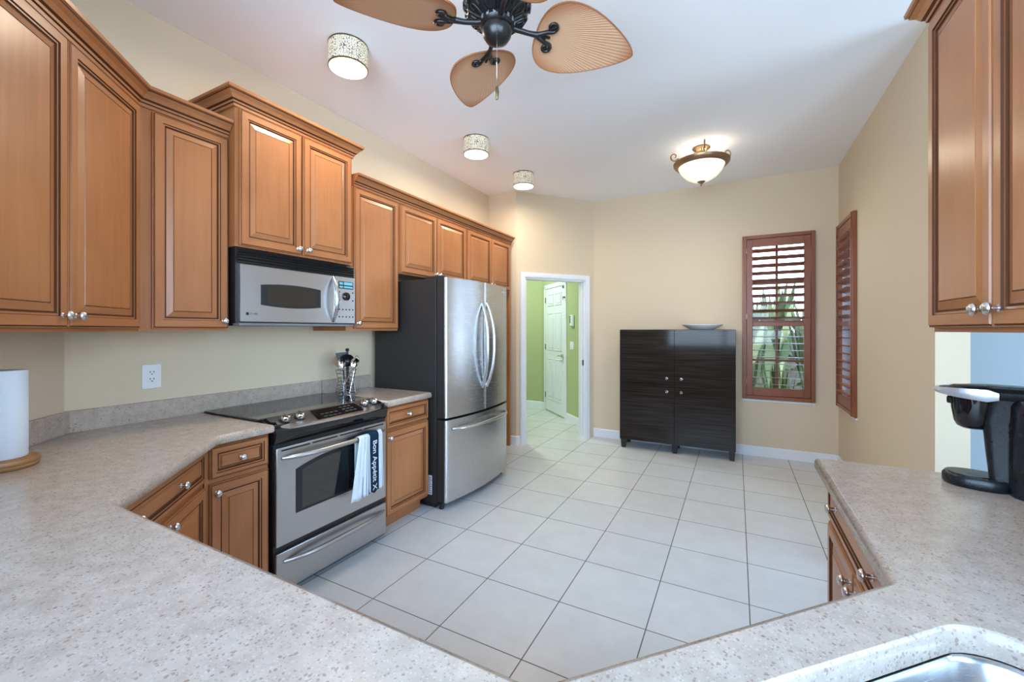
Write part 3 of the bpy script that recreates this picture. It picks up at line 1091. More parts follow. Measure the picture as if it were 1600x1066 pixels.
def cabinet(name, label, cat, loc, rz, W, H, D, doors=(), drawers=(), toe=0.0, group=None, sides=True):
    """local: x along the front, front at y=0 facing -y, back at y=D, z from 0"""
    t = thing(name, label, cat, loc, rz, group)
    mb = MB()
    z0 = toe
    th = 0.018
    if sides:
        mb.box(0, th, 0.019, D, z0, H)
        mb.box(W - th, W, 0.019, D, z0, H)
    mb.box(th, W - th, 0.019, D, z0, z0 + th)
    mb.box(th, W - th, D - th, D, z0 + th, H)
    if not toe:
        mb.box(th, W - th, 0.019, D - th, H - th, H)
    # face frame
    dl = max(0.03, min([d[0] for d in list(doors) + list(drawers)] or [0]) + 0.012)
    dr_ = max(0.03, W - max([d[1] for d in list(doors) + list(drawers)] or [W]) + 0.012)
    mb.box(0, dl, 0, 0.019, z0, H)
    mb.box(W - dr_, W, 0, 0.019, z0, H)
    mb.box(dl, W - dr_, 0, 0.019, z0, z0 + 0.035, m=1)
    mb.box(dl, W - dr_, 0, 0.019, H - 0.035, H, m=1)
    if drawers:
        zr = min(d[2] for d in drawers)
        mb.box(dl, W - dr_, 0, 0.019, zr - 0.03, zr + 0.01, m=1)
    if len(doors) > 1:
        xm = (doors[0][1] + doors[1][0]) / 2
        mb.box(xm - 0.02, xm + 0.02, 0.001, 0.019, z0 + 0.035, H - 0.035)
    if toe:
        mb.box(0.0, W, 0.07, 0.088, 0, toe)
    mb.build('cabinet_body', ['wood', 'woodh'], t)
    for (x0, x1, a, b_, knobs) in doors:
        mb = MB()
        door_mesh(mb, x0, x1, a, b_, -0.021, fw=min(0.052, (x1 - x0) * 0.19))
        o = mb.build('door', ['wood', 'woodh', 'glaze'], t)
        for kx, kz in knobs: add_knob(o, kx, -0.021, kz)
    for (x0, x1, a, b_, knobs) in drawers:
        mb = MB()
        door_mesh(mb, x0, x1, a, b_, -0.021, fw=0.037, rs=0.30)
        o = mb.build('drawer', ['woodh', 'woodh', 'glaze'], t)
        for kx, kz in knobs: add_knob(o, kx, -0.0195, kz)
    return t


RZL, RZR = R(90), R(-90)
FX = -2.33                       # front of the left wall cabinets
D_UP = FX - XL - 0.002
UH = UT - UB
dh0, dh1 = 0.014, UH - 0.008     # door, bottom and top inside a wall cabinet
# corner (diagonal) cabinet with two doors
LD = 0.95
cornY = 0.867
cx0, cy0 = FX + LD * math.sqrt(.5), cornY - LD * math.sqrt(.5)
cabinet('wall_cabinet', 'tall maple wall cabinet with two doors set diagonally in the left corner', 'wall cabinet', (cx0, cy0, UB), R(135), LD, UH, 0.315,
        doors=[(0.052, 0.490, dh0, dh1, [(0.462, 0.055)]), (0.496, 0.936, dh0, dh1, [(0.524, 0.055)])])
cabinet('wall_cabinet', 'single door maple wall cabinet left of the microwave', 'wall cabinet', (FX, cornY + 0.003, UB), RZL, 0.370, UH, D_UP,
        doors=[(0.046, 0.366, dh0, dh1, [(0.342, 0.052)])])
MX = -2.27
cabinet('wall_cabinet', 'raised maple wall cabinet with two doors directly above the microwave', 'wall cabinet', (MX, 1.243, 1.780), RZL, 0.744, 0.715, MX - XL - 0.002,
        doors=[(0.018, 0.366, 0.008, 0.708, [(0.340, 0.040)]), (0.376, 0.730, 0.008, 0.708, [(0.404, 0.040)])])
cabinet('wall_cabinet', 'single door maple wall cabinet between microwave and fridge', 'wall cabinet', (FX, 1.990, UB), RZL, 0.495, UH, D_UP,
        doors=[(0.062, 0.484, dh0, dh1, [(0.086, 0.052)])])
FZ = 1.790
cabinet('wall_cabinet', 'short maple wall cabinet with two doors above the left half of the fridge', 'wall cabinet', (FX, 2.487, FZ), RZL, 0.930, UT - FZ, D_UP,
        doors=[(0.022, 0.462, 0.010, UT - FZ - 0.010, [(0.440, 0.040)]), (0.470, 0.912, 0.010, UT - FZ - 0.010, [(0.494, 0.040)])])
cabinet('wall_cabinet', 'short maple wall cabinet with two doors at the far end beside the pillar', 'wall cabinet', (FX, 3.419, FZ), RZL, 0.895, UT - FZ, D_UP,
        doors=[(0.020, 0.462, 0.010, UT - FZ - 0.010, [(0.440, 0.040)]), (0.470, 0.880, 0.010, UT - FZ - 0.010, [(0.494, 0.040)])])
mb = MB()
mb.box(XL + 0.002, FX, 4.316, 4.345, 0, UT - 0.002, bev=0.002)
tag(mb.build('end_panel', 'wood', rebase=True), 'tall maple end panel between the fridge and the pillar', 'cabinet panel')

CROWN = [(-0.012, 0.0), (0.010, 0.0), (0.010, 0.014), (0.016, 0.017), (0.018, 0.026), (0.026, 0.032), (0.036, 0.048), (0.050, 0.060), (0.050, 0.066), (0.058, 0.069), (0.060, 0.082), (-0.012, 0.082)]
CROWN_M = [0, 0, 1, 0, 1, 0, 0, 1, 0, 0, 0, 0]


def crown(path, z, label):
    mb = MB()
    mb.sweep(path, [(o, z + q) for o, q in CROWN], mats=CROWN_M)
    o = mb.build('crown_molding', ['woodh', 'glaze'], rebase=True, sharp=20)
    return tag(o, label, 'crown molding')


def crown_run(pts, z, label):
    # outwards must be on the right of the travel direction
    return crown(pts, z, label)


# travelling from the corner along +Y the room (+X) lies on the right
crown_run([(cx0, cy0), (FX, cornY), (FX, 1.240)], UT, 'stained crown molding running round the left corner cabinets')
crown_run([(XL + 0.004, 1.243), (MX, 1.243), (MX, 1.987), (XL + 0.004, 1.987)], 2.495, 'raised crown molding with returns on top of the microwave cabinet')
crown_run([(FX, 2.050), (FX, 4.345)], UT, 'long crown molding over the fridge cabinets')

# right-hand wall cabinet
RXF = 0.565
cabinet('wall_cabinet', 'maple wall cabinet with two doors above the coffee maker on the right', 'wall cabinet', (RXF, 1.847, UB), RZR, 0.82, UH, XR - RXF - 0.002,
        doors=[(0.012, 0.397, dh0, dh1, [(0.366, 0.058)]), (0.403, 0.800, dh0, dh1, [(0.434, 0.058)])])
crown_run([(RXF, 1.03), (RXF, 1.847), (XR - 0.004, 1.847)][::-1], UT, 'crown molding on top of the right-hand wall cabinet')

# base cabinets --------------------------------------------------------------
BH = CT - 0.042                  # top of the cabinet boxes
DRZ0, DRZ1 = 0.700, 0.832
BX = -2.051                      # front frame of left base run
cabinet('base_cabinet', 'maple base cabinet with one drawer and one door left of the range', 'base cabinet', (BX, 0.997, 0), RZL, 0.283, BH, 0.60,
        doors=[(0.014, 0.277, 0.115, 0.668, [(0.038, 0.628)])], drawers=[(0.014, 0.277, 0.690, 0.832, [(0.146, 0.760)])], toe=0.10)
# diagonal one: front line parallel to the worktop edge (-2.04,1.08) -> (-1.463,.505), set back 0.055
ux, uy = math.sqrt(.5), math.sqrt(.5)
A0 = Vector((-1.515, 0.455))
A1 = Vector((-2.051, 0.991))
LB = (A1 - A0).length
cabinet('base_cabinet', 'maple base cabinet with wide two-knob drawer set diagonally in the left corner', 'base cabinet', (A0.x, A0.y, 0), R(135), LB - 0.002, BH, 0.42,
        doors=[(0.030, 0.376, 0.115, 0.668, [(0.348, 0.640)]), (0.384, 0.738, 0.115, 0.668, [(0.414, 0.640)])],
        drawers=[(0.030, 0.738, 0.690, 0.832, [(0.190, 0.760), (0.500, 0.760)])], toe=0.10)
cabinet('base_cabinet', 'narrow maple base cabinet with drawer and door between range and fridge', 'base cabinet', (BX, 2.050, 0), RZL, 0.452, BH, 0.60,
        doors=[(0.012, 0.444, 0.115, 0.675, [(0.040, 0.630)])], drawers=[(0.012, 0.444, 0.690, 0.832, [(0.225, 0.762)])], toe=0.10)
cabinet('base_cabinet', 'maple base cabinet with wide drawer and two doors under the right worktop', 'base cabinet', (0.305, 1.865, 0), RZR, 0.79, BH, 0.58,
        doors=[(0.016, 0.388, 0.115, 0.675, [(0.360, 0.635)]), (0.394, 0.770, 0.115, 0.675, [(0.424, 0.635)])],
        drawers=[(0.016, 0.770, 0.690, 0.832, [(0.155, 0.762), (0.580, 0.762)])], toe=0.10)
# sink base on the right-hand diagonal, faces (-1,+1)
S0 = Vector((-0.235, 0.505)) + Vector((ux, -uy)) * 0.050
S1 = Vector((0.25, 1.005)) + Vector((ux, -uy)) * 0.050
LS = (S1 - S0).length
cabinet('base_cabinet', 'maple sink base cabinet with two doors under the corner sink', 'base cabinet', (S1.x, S1.y, 0), R(-135), LS - 0.01, BH, 0.58,
        doors=[(0.03, LS / 2 - 0.008, 0.115, 0.832, [(LS / 2 - 0.04, 0.76)]), (LS / 2 - 0.002, LS - 0.04, 0.115, 0.832, [(LS / 2 + 0.03, 0.76)])], toe=0.10, sides=False)
# peninsula, faces +Y
for x1, w, lab in ((-0.30, 0.56, 'maple base cabinet with one door in the peninsula next to the sink base'), (-0.865, 0.56, 'maple base cabinet with one door in the peninsula next to the left corner')):
    cabinet('base_cabinet', lab, 'base cabinet', (x1, 0.455, 0), R(180), w, BH, 0.56,
            doors=[(0.012, w - 0.012, 0.115, 0.675, [(0.04, 0.63)])], drawers=[(0.012, w - 0.012, 0.690, 0.832, [(w / 2, 0.762)])], toe=0.10)


# ------------------------------------------------------------------ worktops
def arc(cx, cy, r, a0, a1, n=8):
    return [(cx + r * math.cos(R(a0 + (a1 - a0) * k / n)), cy + r * math.sin(R(a0 + (a1 - a0) * k / n))) for k in range(n + 1)]


# sink cut-out: rectangle turned 45 degrees
SK0 = Vector((0.340, 0.950))      # far corner
su, sv = Vector((-ux, -uy)), Vector((ux, -uy))
SL, SW, SR = 0.74, 0.43, 0.075


def sink_outline(inset, rad, n=8):
    out = []
    L0, L1, W0, W1 = inset, SL - inset, inset, SW - inset
    cs = ((L0 + rad, W0 + rad, 180, 270), (L1 - rad, W0 + rad, 270, 360), (L1 - rad, W1 - rad, 0, 90), (L0 + rad, W1 - rad, 90, 180))
    for cl, cw, a0, a1 in cs:
        for k in range(n + 1):
            a = R(a0 + (a1 - a0) * k / n)
            p = SK0 + su * (cl + rad * math.cos(a)) + sv * (cw + rad * math.sin(a))
            out.append((p.x, p.y))
    return out


outer = [(XL + 0.006, 1.284), (XL + 0.006, 0.742), (XL + 1.15 + 0.008, YB + 0.010), (XR - 0.006, YB + 0.010), (XR - 0.006, 1.885), (0.262, 1.885), (0.25, 1.873),
         (0.25, 1.030), (0.244, 1.016), (-0.228, 0.513), (-0.248, 0.505), (-1.470, 0.505), (-1.486, 0.512), (-1.999, 1.025), (-2.005, 1.040), (-2.005, 1.284)]
WT = 0.040


def slab_with_hole(outer, hole, z0, z1, rnd):
    mb = MB()
    bm = mb.bm

    def ring(pts, z):
        return [bm.verts.new((x, y, z)) for x, y in pts]

    def inset(pts, d):     # shrink polygon (CCW or CW handled by sign)
        n = len(pts)
        area = sum(pts[i][0] * pts[(i + 1) % n][1] - pts[(i + 1) % n][0] * pts[i][1] for i in range(n))
        sg = 1 if area > 0 else -1
        res = []
        for i in range(n):
            p0, p1, p2 = Vector(pts[i - 1]), Vector(pts[i]), Vector(pts[(i + 1) % n])
            d1, d2 = (p1 - p0).normalized(), (p2 - p1).normalized()
            n1, n2 = Vector((-d1.y, d1.x)) * sg, Vector((-d2.y, d2.x)) * sg
            bb = (n1 + n2).normalized()
            q = p1 + bb * (d / max(0.3, bb.dot(n1)))
            res.append((q.x, q.y))
        return res
    # rounded edge for the outline: rings from bottom to top
    steps = [(rnd * (1 - math.sin(a)), rnd * (1 - math.cos(a))) for a in (math.pi / 2, math.pi / 4, 0)]
    prof = [(rnd * 0.4, z0), (0.0, z0 + rnd * 0.4), (0.0, z1 - rnd), (rnd * 0.3, z1 - rnd * 0.3), (rnd, z1)]
    rings = [ring(inset(outer, d) if d else outer, z) for d, z in prof]
    for a, b_ in zip(rings, rings[1:]):
        for i in range(len(a)):
            f = bm.faces.new((a[i], a[(i + 1) % len(a)], b_[(i + 1) % len(a)], b_[i]))
            f.smooth = True
    tops = [rings[-1]]
    bots = [rings[0]]
    if hole:
        hr = 0.006
        hp = [(0.0, z0), (0.0, z1 - hr), (-hr, z1)]
        hrings = [ring(inset(hole, d) if d else hole, z) for d, z in hp]
        for a, b_ in zip(hrings, hrings[1:]):
            for i in range(len(a)):
                f = bm.faces.new((a[i], a[(i + 1) % len(a)], b_[(i + 1) % len(a)], b_[i]))
                f.smooth = True
        tops.append(hrings[-1])
        bots.append(hrings[0])
    for grp in (tops, bots):
        es = []
        for rr in grp:
            for i in range(len(rr)):
                e = bm.edges.get((rr[i], rr[(i + 1) % len(rr)])) or bm.edges.new((rr[i], rr[(i + 1) % len(rr)]))
                es.append(e)
        bmesh.ops.triangle_fill(bm, use_beauty=True, use_dissolve=False, edges=es)
    return mb


wt_main = thing('worktop', 'speckled beige quartz worktop wrapping the corner and the peninsula with sink cutout', 'worktop', (0, 0.2, CT - WT))
mb = slab_with_hole(outer, sink_outline(0, SR), CT - WT, CT, 0.014)
mb.xform(Matrix.Translation((0, -0.2, -(CT - WT))))
mb.build('worktop_slab', 'quartz', wt_main, sharp=50)
BSH = 0.098


def splash(path, parent, off):
    mb = MB()
    mb.sweep(path, [(0, CT + 0.0005), (0.020, CT + 0.0005), (0.020, CT + BSH - 0.003), (0.017, CT + BSH), (0, CT + BSH)])
    mb.xform(Matrix.Translation(off))
    return mb.build('backsplash', 'quartz', parent)


q = XL + 1.15
splash([(q - 0.012, YB + 0.016), (XL + 0.003, 0.732), (XL + 0.003, 2.042)], wt_main, (0, -0.2, -(CT - WT)))
wt_small = thing('worktop', 'short quartz worktop between range and fridge holding the utensil rack', 'worktop', (-2.3, 2.28, CT - WT))
mb = slab_with_hole([(XL + 0.006, 2.046), (-2.000, 2.046), (-2.000, 2.49), (-2.012, 2.503), (XL + 0.006, 2.503)], None, CT - WT, CT, 0.014)
mb.xform(Matrix.Translation((2.3, -2.28, -(CT - WT))))
mb.build('worktop_slab', 'quartz', wt_small, sharp=50)
splash([(XL + 0.002, 2.048), (XL + 0.002, 2.503)], wt_small, (2.3, -2.28, -(CT - WT)))

# sink (undermount, stainless)
sink = thing('kitchen_sink', 'stainless steel undermount sink set at an angle in the quartz worktop', 'sink', (0.22, 0.52, CT - WT - 0.21))
mb = MB()
rows = []
for ins, rad, z in ((-0.022, SR + 0.02, CT - WT - 0.002), (0.002, SR, CT - WT - 0.002), (0.006, SR, CT - WT - 0.010), (0.012, SR, CT - WT - 0.10),
                    (0.020, SR, CT - WT - 0.165), (0.045, SR - 0.01, CT - WT - 0.195), (0.10, SR - 0.04, CT - WT - 0.203), (0.20, 0.012, CT - WT - 0.206)):
    rows.append([(x - 0.22, y - 0.52, z - (CT - WT - 0.21)) for x, y in sink_outline(ins, rad)])
mb.grid(rows, closed_u=True)
mb.face(rows[-1])
mb.build('basin', 'steel', sink, sharp=60)
mb = MB()
p = SK0 + su * SL / 2 + sv * SW / 2
mb.lathe([(0.0, 0.006), (0.036, 0.006), (0.044, 0.009), (0.046, 0.005)], (p.x - 0.22, p.y - 0.52, 0.0), seg=24)
mb.build('drain', 'chrome', sink)

# ------------------------------------------------------------------ text helper
def text_mesh(name, body, size, mat, parent, loc, rot, ext=0.0006, ax='CENTER', ay='CENTER', sx=1.0, bold=0.0):
    cu = bpy.data.curves.new(name, 'FONT')
    cu.body = body
    cu.size = size
    cu.extrude = ext
    cu.offset = bold
    cu.align_x = ax
    cu.align_y = ay
    tmp = bpy.data.objects.new(name, cu)
    COL.objects.link(tmp)
    bpy.context.view_layer.update()
    dg = bpy.context.evaluated_depsgraph_get()
    me = bpy.data.meshes.new_from_object(tmp.evaluated_get(dg))
    bpy.data.objects.remove(tmp)
    me.materials.clear()
    me.materials.append(M[mat])
    o = bpy.data.objects.new(name, me)
    COL.objects.link(o)
    o.parent = parent
    o.location = loc
    o.rotation_euler = rot
    o.scale = (sx, 1, 1)
    return o


FRONT = (R(90), 0, 0)            # text standing up on a face that looks along local -y

# ------------------------------------------------------------------ range (local x along the wall, -y into the room)
RY0, RW = 1.288, 0.750
rng = thing('electric_range', 'stainless steel slide-in electric range with black ceramic cooktop', 'range', (-2.005, RY0, 0), RZL)
mb = MB()
mb.box(0.002, RW - 0.002, 0.020, 0.628, 0.020, 0.872, m=0)
for x0 in (0.04, RW - 0.08):
    for y0 in (0.07, 0.56):
        mb.box(x0, x0 + 0.04, y0, y0 + 0.04, 0.0, 0.022)
mb.build('oven_body', 'black', rng)
mb = MB()
mb.box(-0.014, RW + 0.006, 0.118, 0.622, 0.8865, 0.897, bev=0.003)
mb.build('cooktop', 'cooktop', rng)
# sloping black fascia with the bowed stainless control panel
mb = MB()
NS = 16
rows = []
for k in range(NS + 1):
    u = k / NS
    x = 0.0 + RW * u
    bow = 0.030 * (1 - (2 * u - 1) ** 2)
    rows.append([(x, 0.118, 0.872), (x, 0.118, 0.8955), (x, 0.055, 0.880), (x, -0.004 - bow, 0.850), (x, -0.010 - bow, 0.844), (x, -0.008 - bow * 0.9, 0.826), (x, -0.001 - bow * 0.4, 0.798), (x, 0.010, 0.778), (x, 0.10, 0.778)])
mb.grid(rows)
mb.face(rows[0]); mb.face(rows[-1][::-1])
mb.build('fascia', 'blackgloss', rng, sharp=50)
mb = MB()
rows = []
for k in range(NS + 1):
    u = k / NS
    x = 0.020 + (RW - 0.040) * u
    e = (2 * u - 1)
    bow = 0.030 * (1 - e * e)
    yb, zb = 0.108, 0.8965
    yf, zf = -0.004 - bow, 0.8555
    cut = 0.030 * max(0.0, (abs(e) - 0.90) / 0.10)
    yf += cut; zf += cut * 0.2
    rows.append([(x, yb, zb + 0.002), (x, yb * 0.6 + yf * 0.4, zb * 0.6 + zf * 0.4 + 0.0035), (x, yf + 0.006, zf + 0.0035), (x, yf - 0.004, zf - 0.001), (x, yf - 0.003, zf - 0.008)])
mb.grid(rows)
cp = mb.build('control_panel', 'steelv', rng, sharp=60)
SL_A = math.atan2(0.8965 - 0.8555, 0.108 + 0.030)       # slope of the panel


def on_panel(x, tt, lift=0.0):     # tt 0 = back edge, 1 = front edge
    e = 2 * x / RW - 1
    yf = -0.004 - 0.030 * (1 - e * e)
    y = 0.108 * (1 - tt) + yf * tt
    z = 0.8965 * (1 - tt) + 0.8555 * tt + 0.0040
    return Vector((x, y - lift * math.sin(SL_A), z + lift * math.cos(SL_A)))


mb = MB()
ds = [(0.235, 0.86), (0.262, 0.12), (0.530, 0.12), (0.555, 0.20), (0.560, 0.80), (0.545, 0.88)]
lo = [on_panel(x, q_, 0.000) for x, q_ in ds]
hi = [on_panel(x, q_, 0.0035) for x, q_ in ds]
mb.face(hi)
for i in range(len(ds)):
    mb.face([lo[i], lo[(i + 1) % len(ds)], hi[(i + 1) % len(ds)], hi[i]])
dsp = mb.build('display', 'blackgloss', cp)
for i in range(3):
    for j in range(3):
        p = on_panel(0.440 + 0.030 * i, 0.30 + 0.20 * j, 0.0035)
        mb = MB()
        mb.lathe([(0.010, 0.0), (0.010, 0.001), (0.0, 0.001)], seg=12)
        mb.build('touch_button', 'greyplastic', cp, loc=p)
for j in range(2):
    for i in range(4):
        p = on_panel(0.290 + 0.030 * i, 0.55 + 0.22 * j, 0.0035)
        mb = MB()
        mb.box(-0.010, 0.010, -0.004, 0.004, 0, 0.001)
        mb.build('touch_key', 'greyplastic', cp, loc=p)
for x in (0.085, 0.165, 0.605, 0.685):
    p = on_panel(x, 0.46, 0.0)
    k = bpy.data.objects.new('knob', None)
    mb = MB()
    mb.lathe([(0.027, -0.002), (0.027, 0.004), (0.024, 0.005)], seg=24, m=1)
    mb.lathe([(0.021, 0.004), (0.0205, 0.020), (0.018, 0.024), (0.0, 0.025)], seg=24)
    mb.box(-0.006, 0.006, -0.021, 0.021, 0.018, 0.033, bev=0.004)
    ko = mb.build('knob', ['chrome', 'black'], cp)
    bpy.data.objects.remove(k)
    ko.location = p
    ko.rotation_euler = (SL_A, 0, R(18))
# oven door
mb = MB()
DZ0, DZ1 = 0.268, 0.760
mb.box(0.006, RW - 0.006, 0.0, 0.020, DZ0, DZ1, bev=0.004)
od = mb.build('oven_door', 'steelv', rng)
mb = MB()
for k in range(4):
    x0 = 0.032 + k * 0.176
    mb.box(x0, x0 + 0.160, -0.0012, 0.004, 0.741, 0.748)
mb.build('vent_slots', 'gap', od)
mb = MB()


def arch_outline(x0, x1, z0, zc, ze, n=14):
    pts = [(x0, z0), (x1, z0)]
    for k in range(n + 1):
        u = 1 - k / n
        pts.append((x0 + (x1 - x0) * u, ze + (zc - ze) * (1 - (2 * u - 1) ** 2)))
    return pts


def plate(mb, pts, y0, y1, m=0):
    f = [(x, y0, z) for x, z in pts]
    b_ = [(x, y1, z) for x, z in pts]
    mb.face(f, m)
    mb.face(b_[::-1], m)
    for i in range(len(pts)):
        j = (i + 1) % len(pts)
        mb.face([f[i], f[j], b_[j], b_[i]], m)


plate(mb, arch_outline(0.110, RW - 0.110, 0.405, 0.675, 0.632), -0.0015, 0.003, 0)
plate(mb, arch_outline(0.145, RW - 0.145, 0.418, 0.655, 0.622), -0.0022, 0.001, 1)
mb.build('oven_window', ['black', 'ovenglass'], od)


def bow_handle(x0, x1, z, out, r, n=18, droop=0.0):
    pts, rad = [], []
    for k in range(n + 1):
        u = k / n
        e = abs(2 * u - 1)
        y = -out * (1 - e ** 4) + 0.002
        pts.append((x0 + (x1 - x0) * u, y, z - droop * (1 - e * e)))
        rad.append(r * (0.72 + 0.28 * (1 - e ** 6)))
    return pts, rad


mb = MB()
p_, r_ = bow_handle(0.036, RW - 0.024, 0.706, 0.052, 0.0135)
mb.tube(p_, r_, 14)
mb.build('handle', 'steelv', od)
mb = MB()
mb.box(0.006, RW - 0.006, 0.0, 0.020, 0.035, 0.235, bev=0.004)
dr = mb.build('drawer', 'steelv', rng)
mb = MB()
p_, r_ = bow_handle(0.046, RW - 0.026, 0.185, 0.045, 0.0125)
mb.tube(p_, r_, 14)
mb.build('handle', 'steelv', dr)

# tea towel over the oven handle -------------------------------------------
HX = -2.005 + 0.052              # world x of the handle bar axis (front)
HZ = 0.706


def hx(y):
    e = abs(2 * (y - RY0 - 0.036) / (RW - 0.060) - 1)
    return -2.005 + 0.052 * (1 - e ** 4) - 0.002


def towel_sheet(mb, y0, y1, zf, zb, nu, pleat, amp, flare, matfn, x_off=0.0):
    """hanging cloth over the bar: back drop, over the top, front drop; y = along the bar (world)"""
    rows = []
    path = []
    r = 0.0205 + x_off
    nb, nf = 8, 16
    for k in range(nb + 1):
        path.append((-r, zb + (HZ - zb) * k / nb, 0.0))
    for k in range(1, 8):
        a = math.pi - math.pi * k / 8
        path.append((r * math.cos(a), HZ + r * math.sin(a), 0.0))
    for k in range(nf + 1):
        path.append((r, HZ - (HZ - zf) * k / nf, k / nf))
    for dx, z, dn in path:
        row = []
        for j in range(nu + 1):
            u = j / nu
            w = math.sin(u * pleat * 2 * math.pi)
            s = (0.25 + 0.75 * dn) if dx > 0 else 0.25
            row.append((hx(y0 + (y1 - y0) * u) + dx + (amp * w * s + amp * s if dx > 0 else -0.001 * w), y0 + (y1 - y0) * u + flare * dn * (1 - u) ** 1.2, z + (0.006 * math.sin(u * 9) * dn)))
        rows.append(row)
    mb.grid(rows, matfn=matfn)


tw = thing('tea_towel', 'white and navy striped tea towel hanging over the oven door handle', 'tea towel', (HX, 1.84, 0.36))
off = Matrix.Translation((-HX, -1.84, -0.36))


def stripes(i, j):
    return 2 if j in (9, 13, 17, 21) else 0


mb = MB()
towel_sheet(mb, 1.775, 1.830, 0.372, 0.50, 24, 2.0, 0.009, -0.045, stripes)
mb.xform(off)
o = mb.build('white_pleats', ['towel', 'navy', 'towelline'], tw)
o.modifiers.new('thick', 'SOLIDIFY').thickness = 0.0025
mb = MB()
towel_sheet(mb, 1.750, 1.790, 0.362, 0.46, 16, 1.0, 0.006, -0.065, lambda i, j: 0, x_off=-0.001)
mb.xform(off)
o = mb.build('white_back_fold', ['towel'], tw)
o.modifiers.new('thick', 'SOLIDIFY').thickness = 0.0025
mb = MB()
towel_sheet(mb, 1.830, 1.908, 0.368, 0.50, 16, 0.0, 0.0, -0.006, lambda i, j: 0, x_off=0.004)
mb.xform(off)
nav = mb.build('navy_band', ['navy'], tw)
nav.modifiers.new('thick', 'SOLIDIFY').thickness = 0.0025
mb = MB()
towel_sheet(mb, 1.908, 1.952, 0.375, 0.48, 20, 1.5, 0.007, 0.0, lambda i, j: 2 if j in (4, 9, 14) else 0)
mb.xform(off)
o = mb.build('white_hem_strips', ['towel', 'navy', 'towelline'], tw)
o.modifiers.new('thick', 'SOLIDIFY').thickness = 0.0025
lt = text_mesh('lettering', 'Bon Appétit X', 0.051, 'towel', nav, (0, 0, 0), (0, 0, 0), ext=0.0004, bold=0.0004)
for v in lt.data.vertices:                   # lay the letters on the cloth, reading downwards
    a_, b_, c_ = v.co
    wy = 1.868 + b_
    v.co = (hx(wy) + 0.0205 + 0.004 + 0.0030 + c_ - HX, wy - 1.84, 0.172 - a_)

# ------------------------------------------------------------------ microwave
MWX, MWY = -2.262, 1.250
mw = thing('microwave_oven', 'stainless steel over-the-range microwave with black vent grille', 'microwave', (MWX, MWY, 1.372), RZL)
MW_W, MW_H, MW_D = 0.760, 0.404, 0.392
mb = MB()
mb.box(0.0, MW_W, 0.016, MW_D, 0.012, MW_H)
mb.box(0.02, MW_W - 0.02, 0.03, MW_D - 0.02, 0.0, 0.012)
mb.build('housing', 'black', mw)
mb = MB()
mb.box(0.004, MW_W, 0.012, 0.040, 0.326, MW_H - 0.002, m=0)
for k in range(5):
    z = 0.330 + k * 0.0148
    pts = [(0.008, z), (0.008, z + 0.009)]
    for x0, x1 in ((0.006, MW_W - 0.002),):
        mb.face([(x0, 0.0, z), (x1, 0.0, z), (x1, 0.012, z + 0.012), (x0, 0.012, z + 0.012)])
        mb.face([(x0, 0.0, z), (x0, 0.012, z - 0.001), (x1, 0.012, z - 0.001), (x1, 0.0, z)])
        mb.face([(x0, 0.0, z), (x0, 0.012, z + 0.012), (x0, 0.012, z - 0.001)])
        mb.face([(x1, 0.0, z), (x1, 0.012, z - 0.001), (x1, 0.012, z + 0.012)])
mb.build('vent_grille', 'black', mw)
DWX = 0.596
mb = MB()
NS = 14
rows = []
for k in range(NS + 1):
    u = k / NS
    x = 0.012 + (DWX - 0.012) * u
    rows.append([(x, 0.016, 0.018), (x, 0.0, 0.018), (x, -0.006, 0.022), (x, -0.008, 0.17), (x, -0.006, 0.318), (x, 0.0, 0.322), (x, 0.016, 0.322)])
mb.grid(rows)
mb.face(rows[0]); mb.face(rows[-1][::-1])
md = mb.build('microwave_door', 'steelv', mw, sharp=30)
mb = MB()


def lens_outline(x0, x1, z0, z1, bulge, n=14):
    pts = []
    for k in range(n + 1):
        u = k / n
        pts.append((x0 + (x1 - x0) * u, z0 - bulge * (1 - (2 * u - 1) ** 2)))
    for k in range(n + 1):
        u = 1 - k / n
        pts.append((x0 + (x1 - x0) * u, z1 + bulge * (1 - (2 * u - 1) ** 2)))
    return pts


plate(mb, lens_outline(0.118, 0.486, 0.112, 0.220, 0.012), -0.0110, -0.004, 0)
plate(mb, lens_outline(0.150, 0.448, 0.122, 0.210, 0.010), -0.0118, -0.006, 1)
mb.build('door_window', ['black', 'ovenglass'], md)
mb = MB()
pts, rad = [], []
for k in range(17):
    u = k / 16
    e = abs(2 * u - 1)
    pts.append((0.566 + 0.010 * e * e, -0.008 - 0.048 * (1 - e ** 2.2), 0.030 + 0.283 * u))
    rad.append(0.0085 + 0.0075 * (1 - e ** 2))
mb.tube(pts, rad, 14)
mb.build('handle', 'steel', md)
mb = MB()
mb.lathe([(0.008, 0.0), (0.008, -0.0012), (0.0, -0.0012)], (0.048, -0.0075, 0.062), axis='y', seg=16)
mb.build('round_logo', 'black', md)
text_mesh('brand_lettering', 'Profile', 0.016, 'greyplastic', md, (0.062, -0.0078, 0.062), FRONT, ax='LEFT')
mb = MB()
mb.box(DWX + 0.004, MW_W - 0.002, -0.004, 0.016, 0.018, 0.322, bev=0.004)
cpn = mb.build('control_panel', 'steelv', mw)
mb = MB()
mb.box(0.622, 0.738, -0.0058, -0.003, 0.244, 0.292, m=0)
for x0, x1, z0, z1 in ((0.628, 0.655, 0.270, 0.286), (0.663, 0.732, 0.270, 0.288), (0.628, 0.655, 0.250, 0.262), (0.663, 0.732, 0.250, 0.262)):
    mb.box(x0, x1, -0.0064, -0.005, z0, z1, m=1)
mb.build('display', ['black', 'display_reflection'], cpn)
mb = MB()
mb.lathe([(0.027, -0.003), (0.027, -0.012), (0.022, -0.016), (0.0, -0.0165)], (0.682, 0, 0.196), axis='y', seg=24)
mb.build('dial', 'blackgloss', cpn)
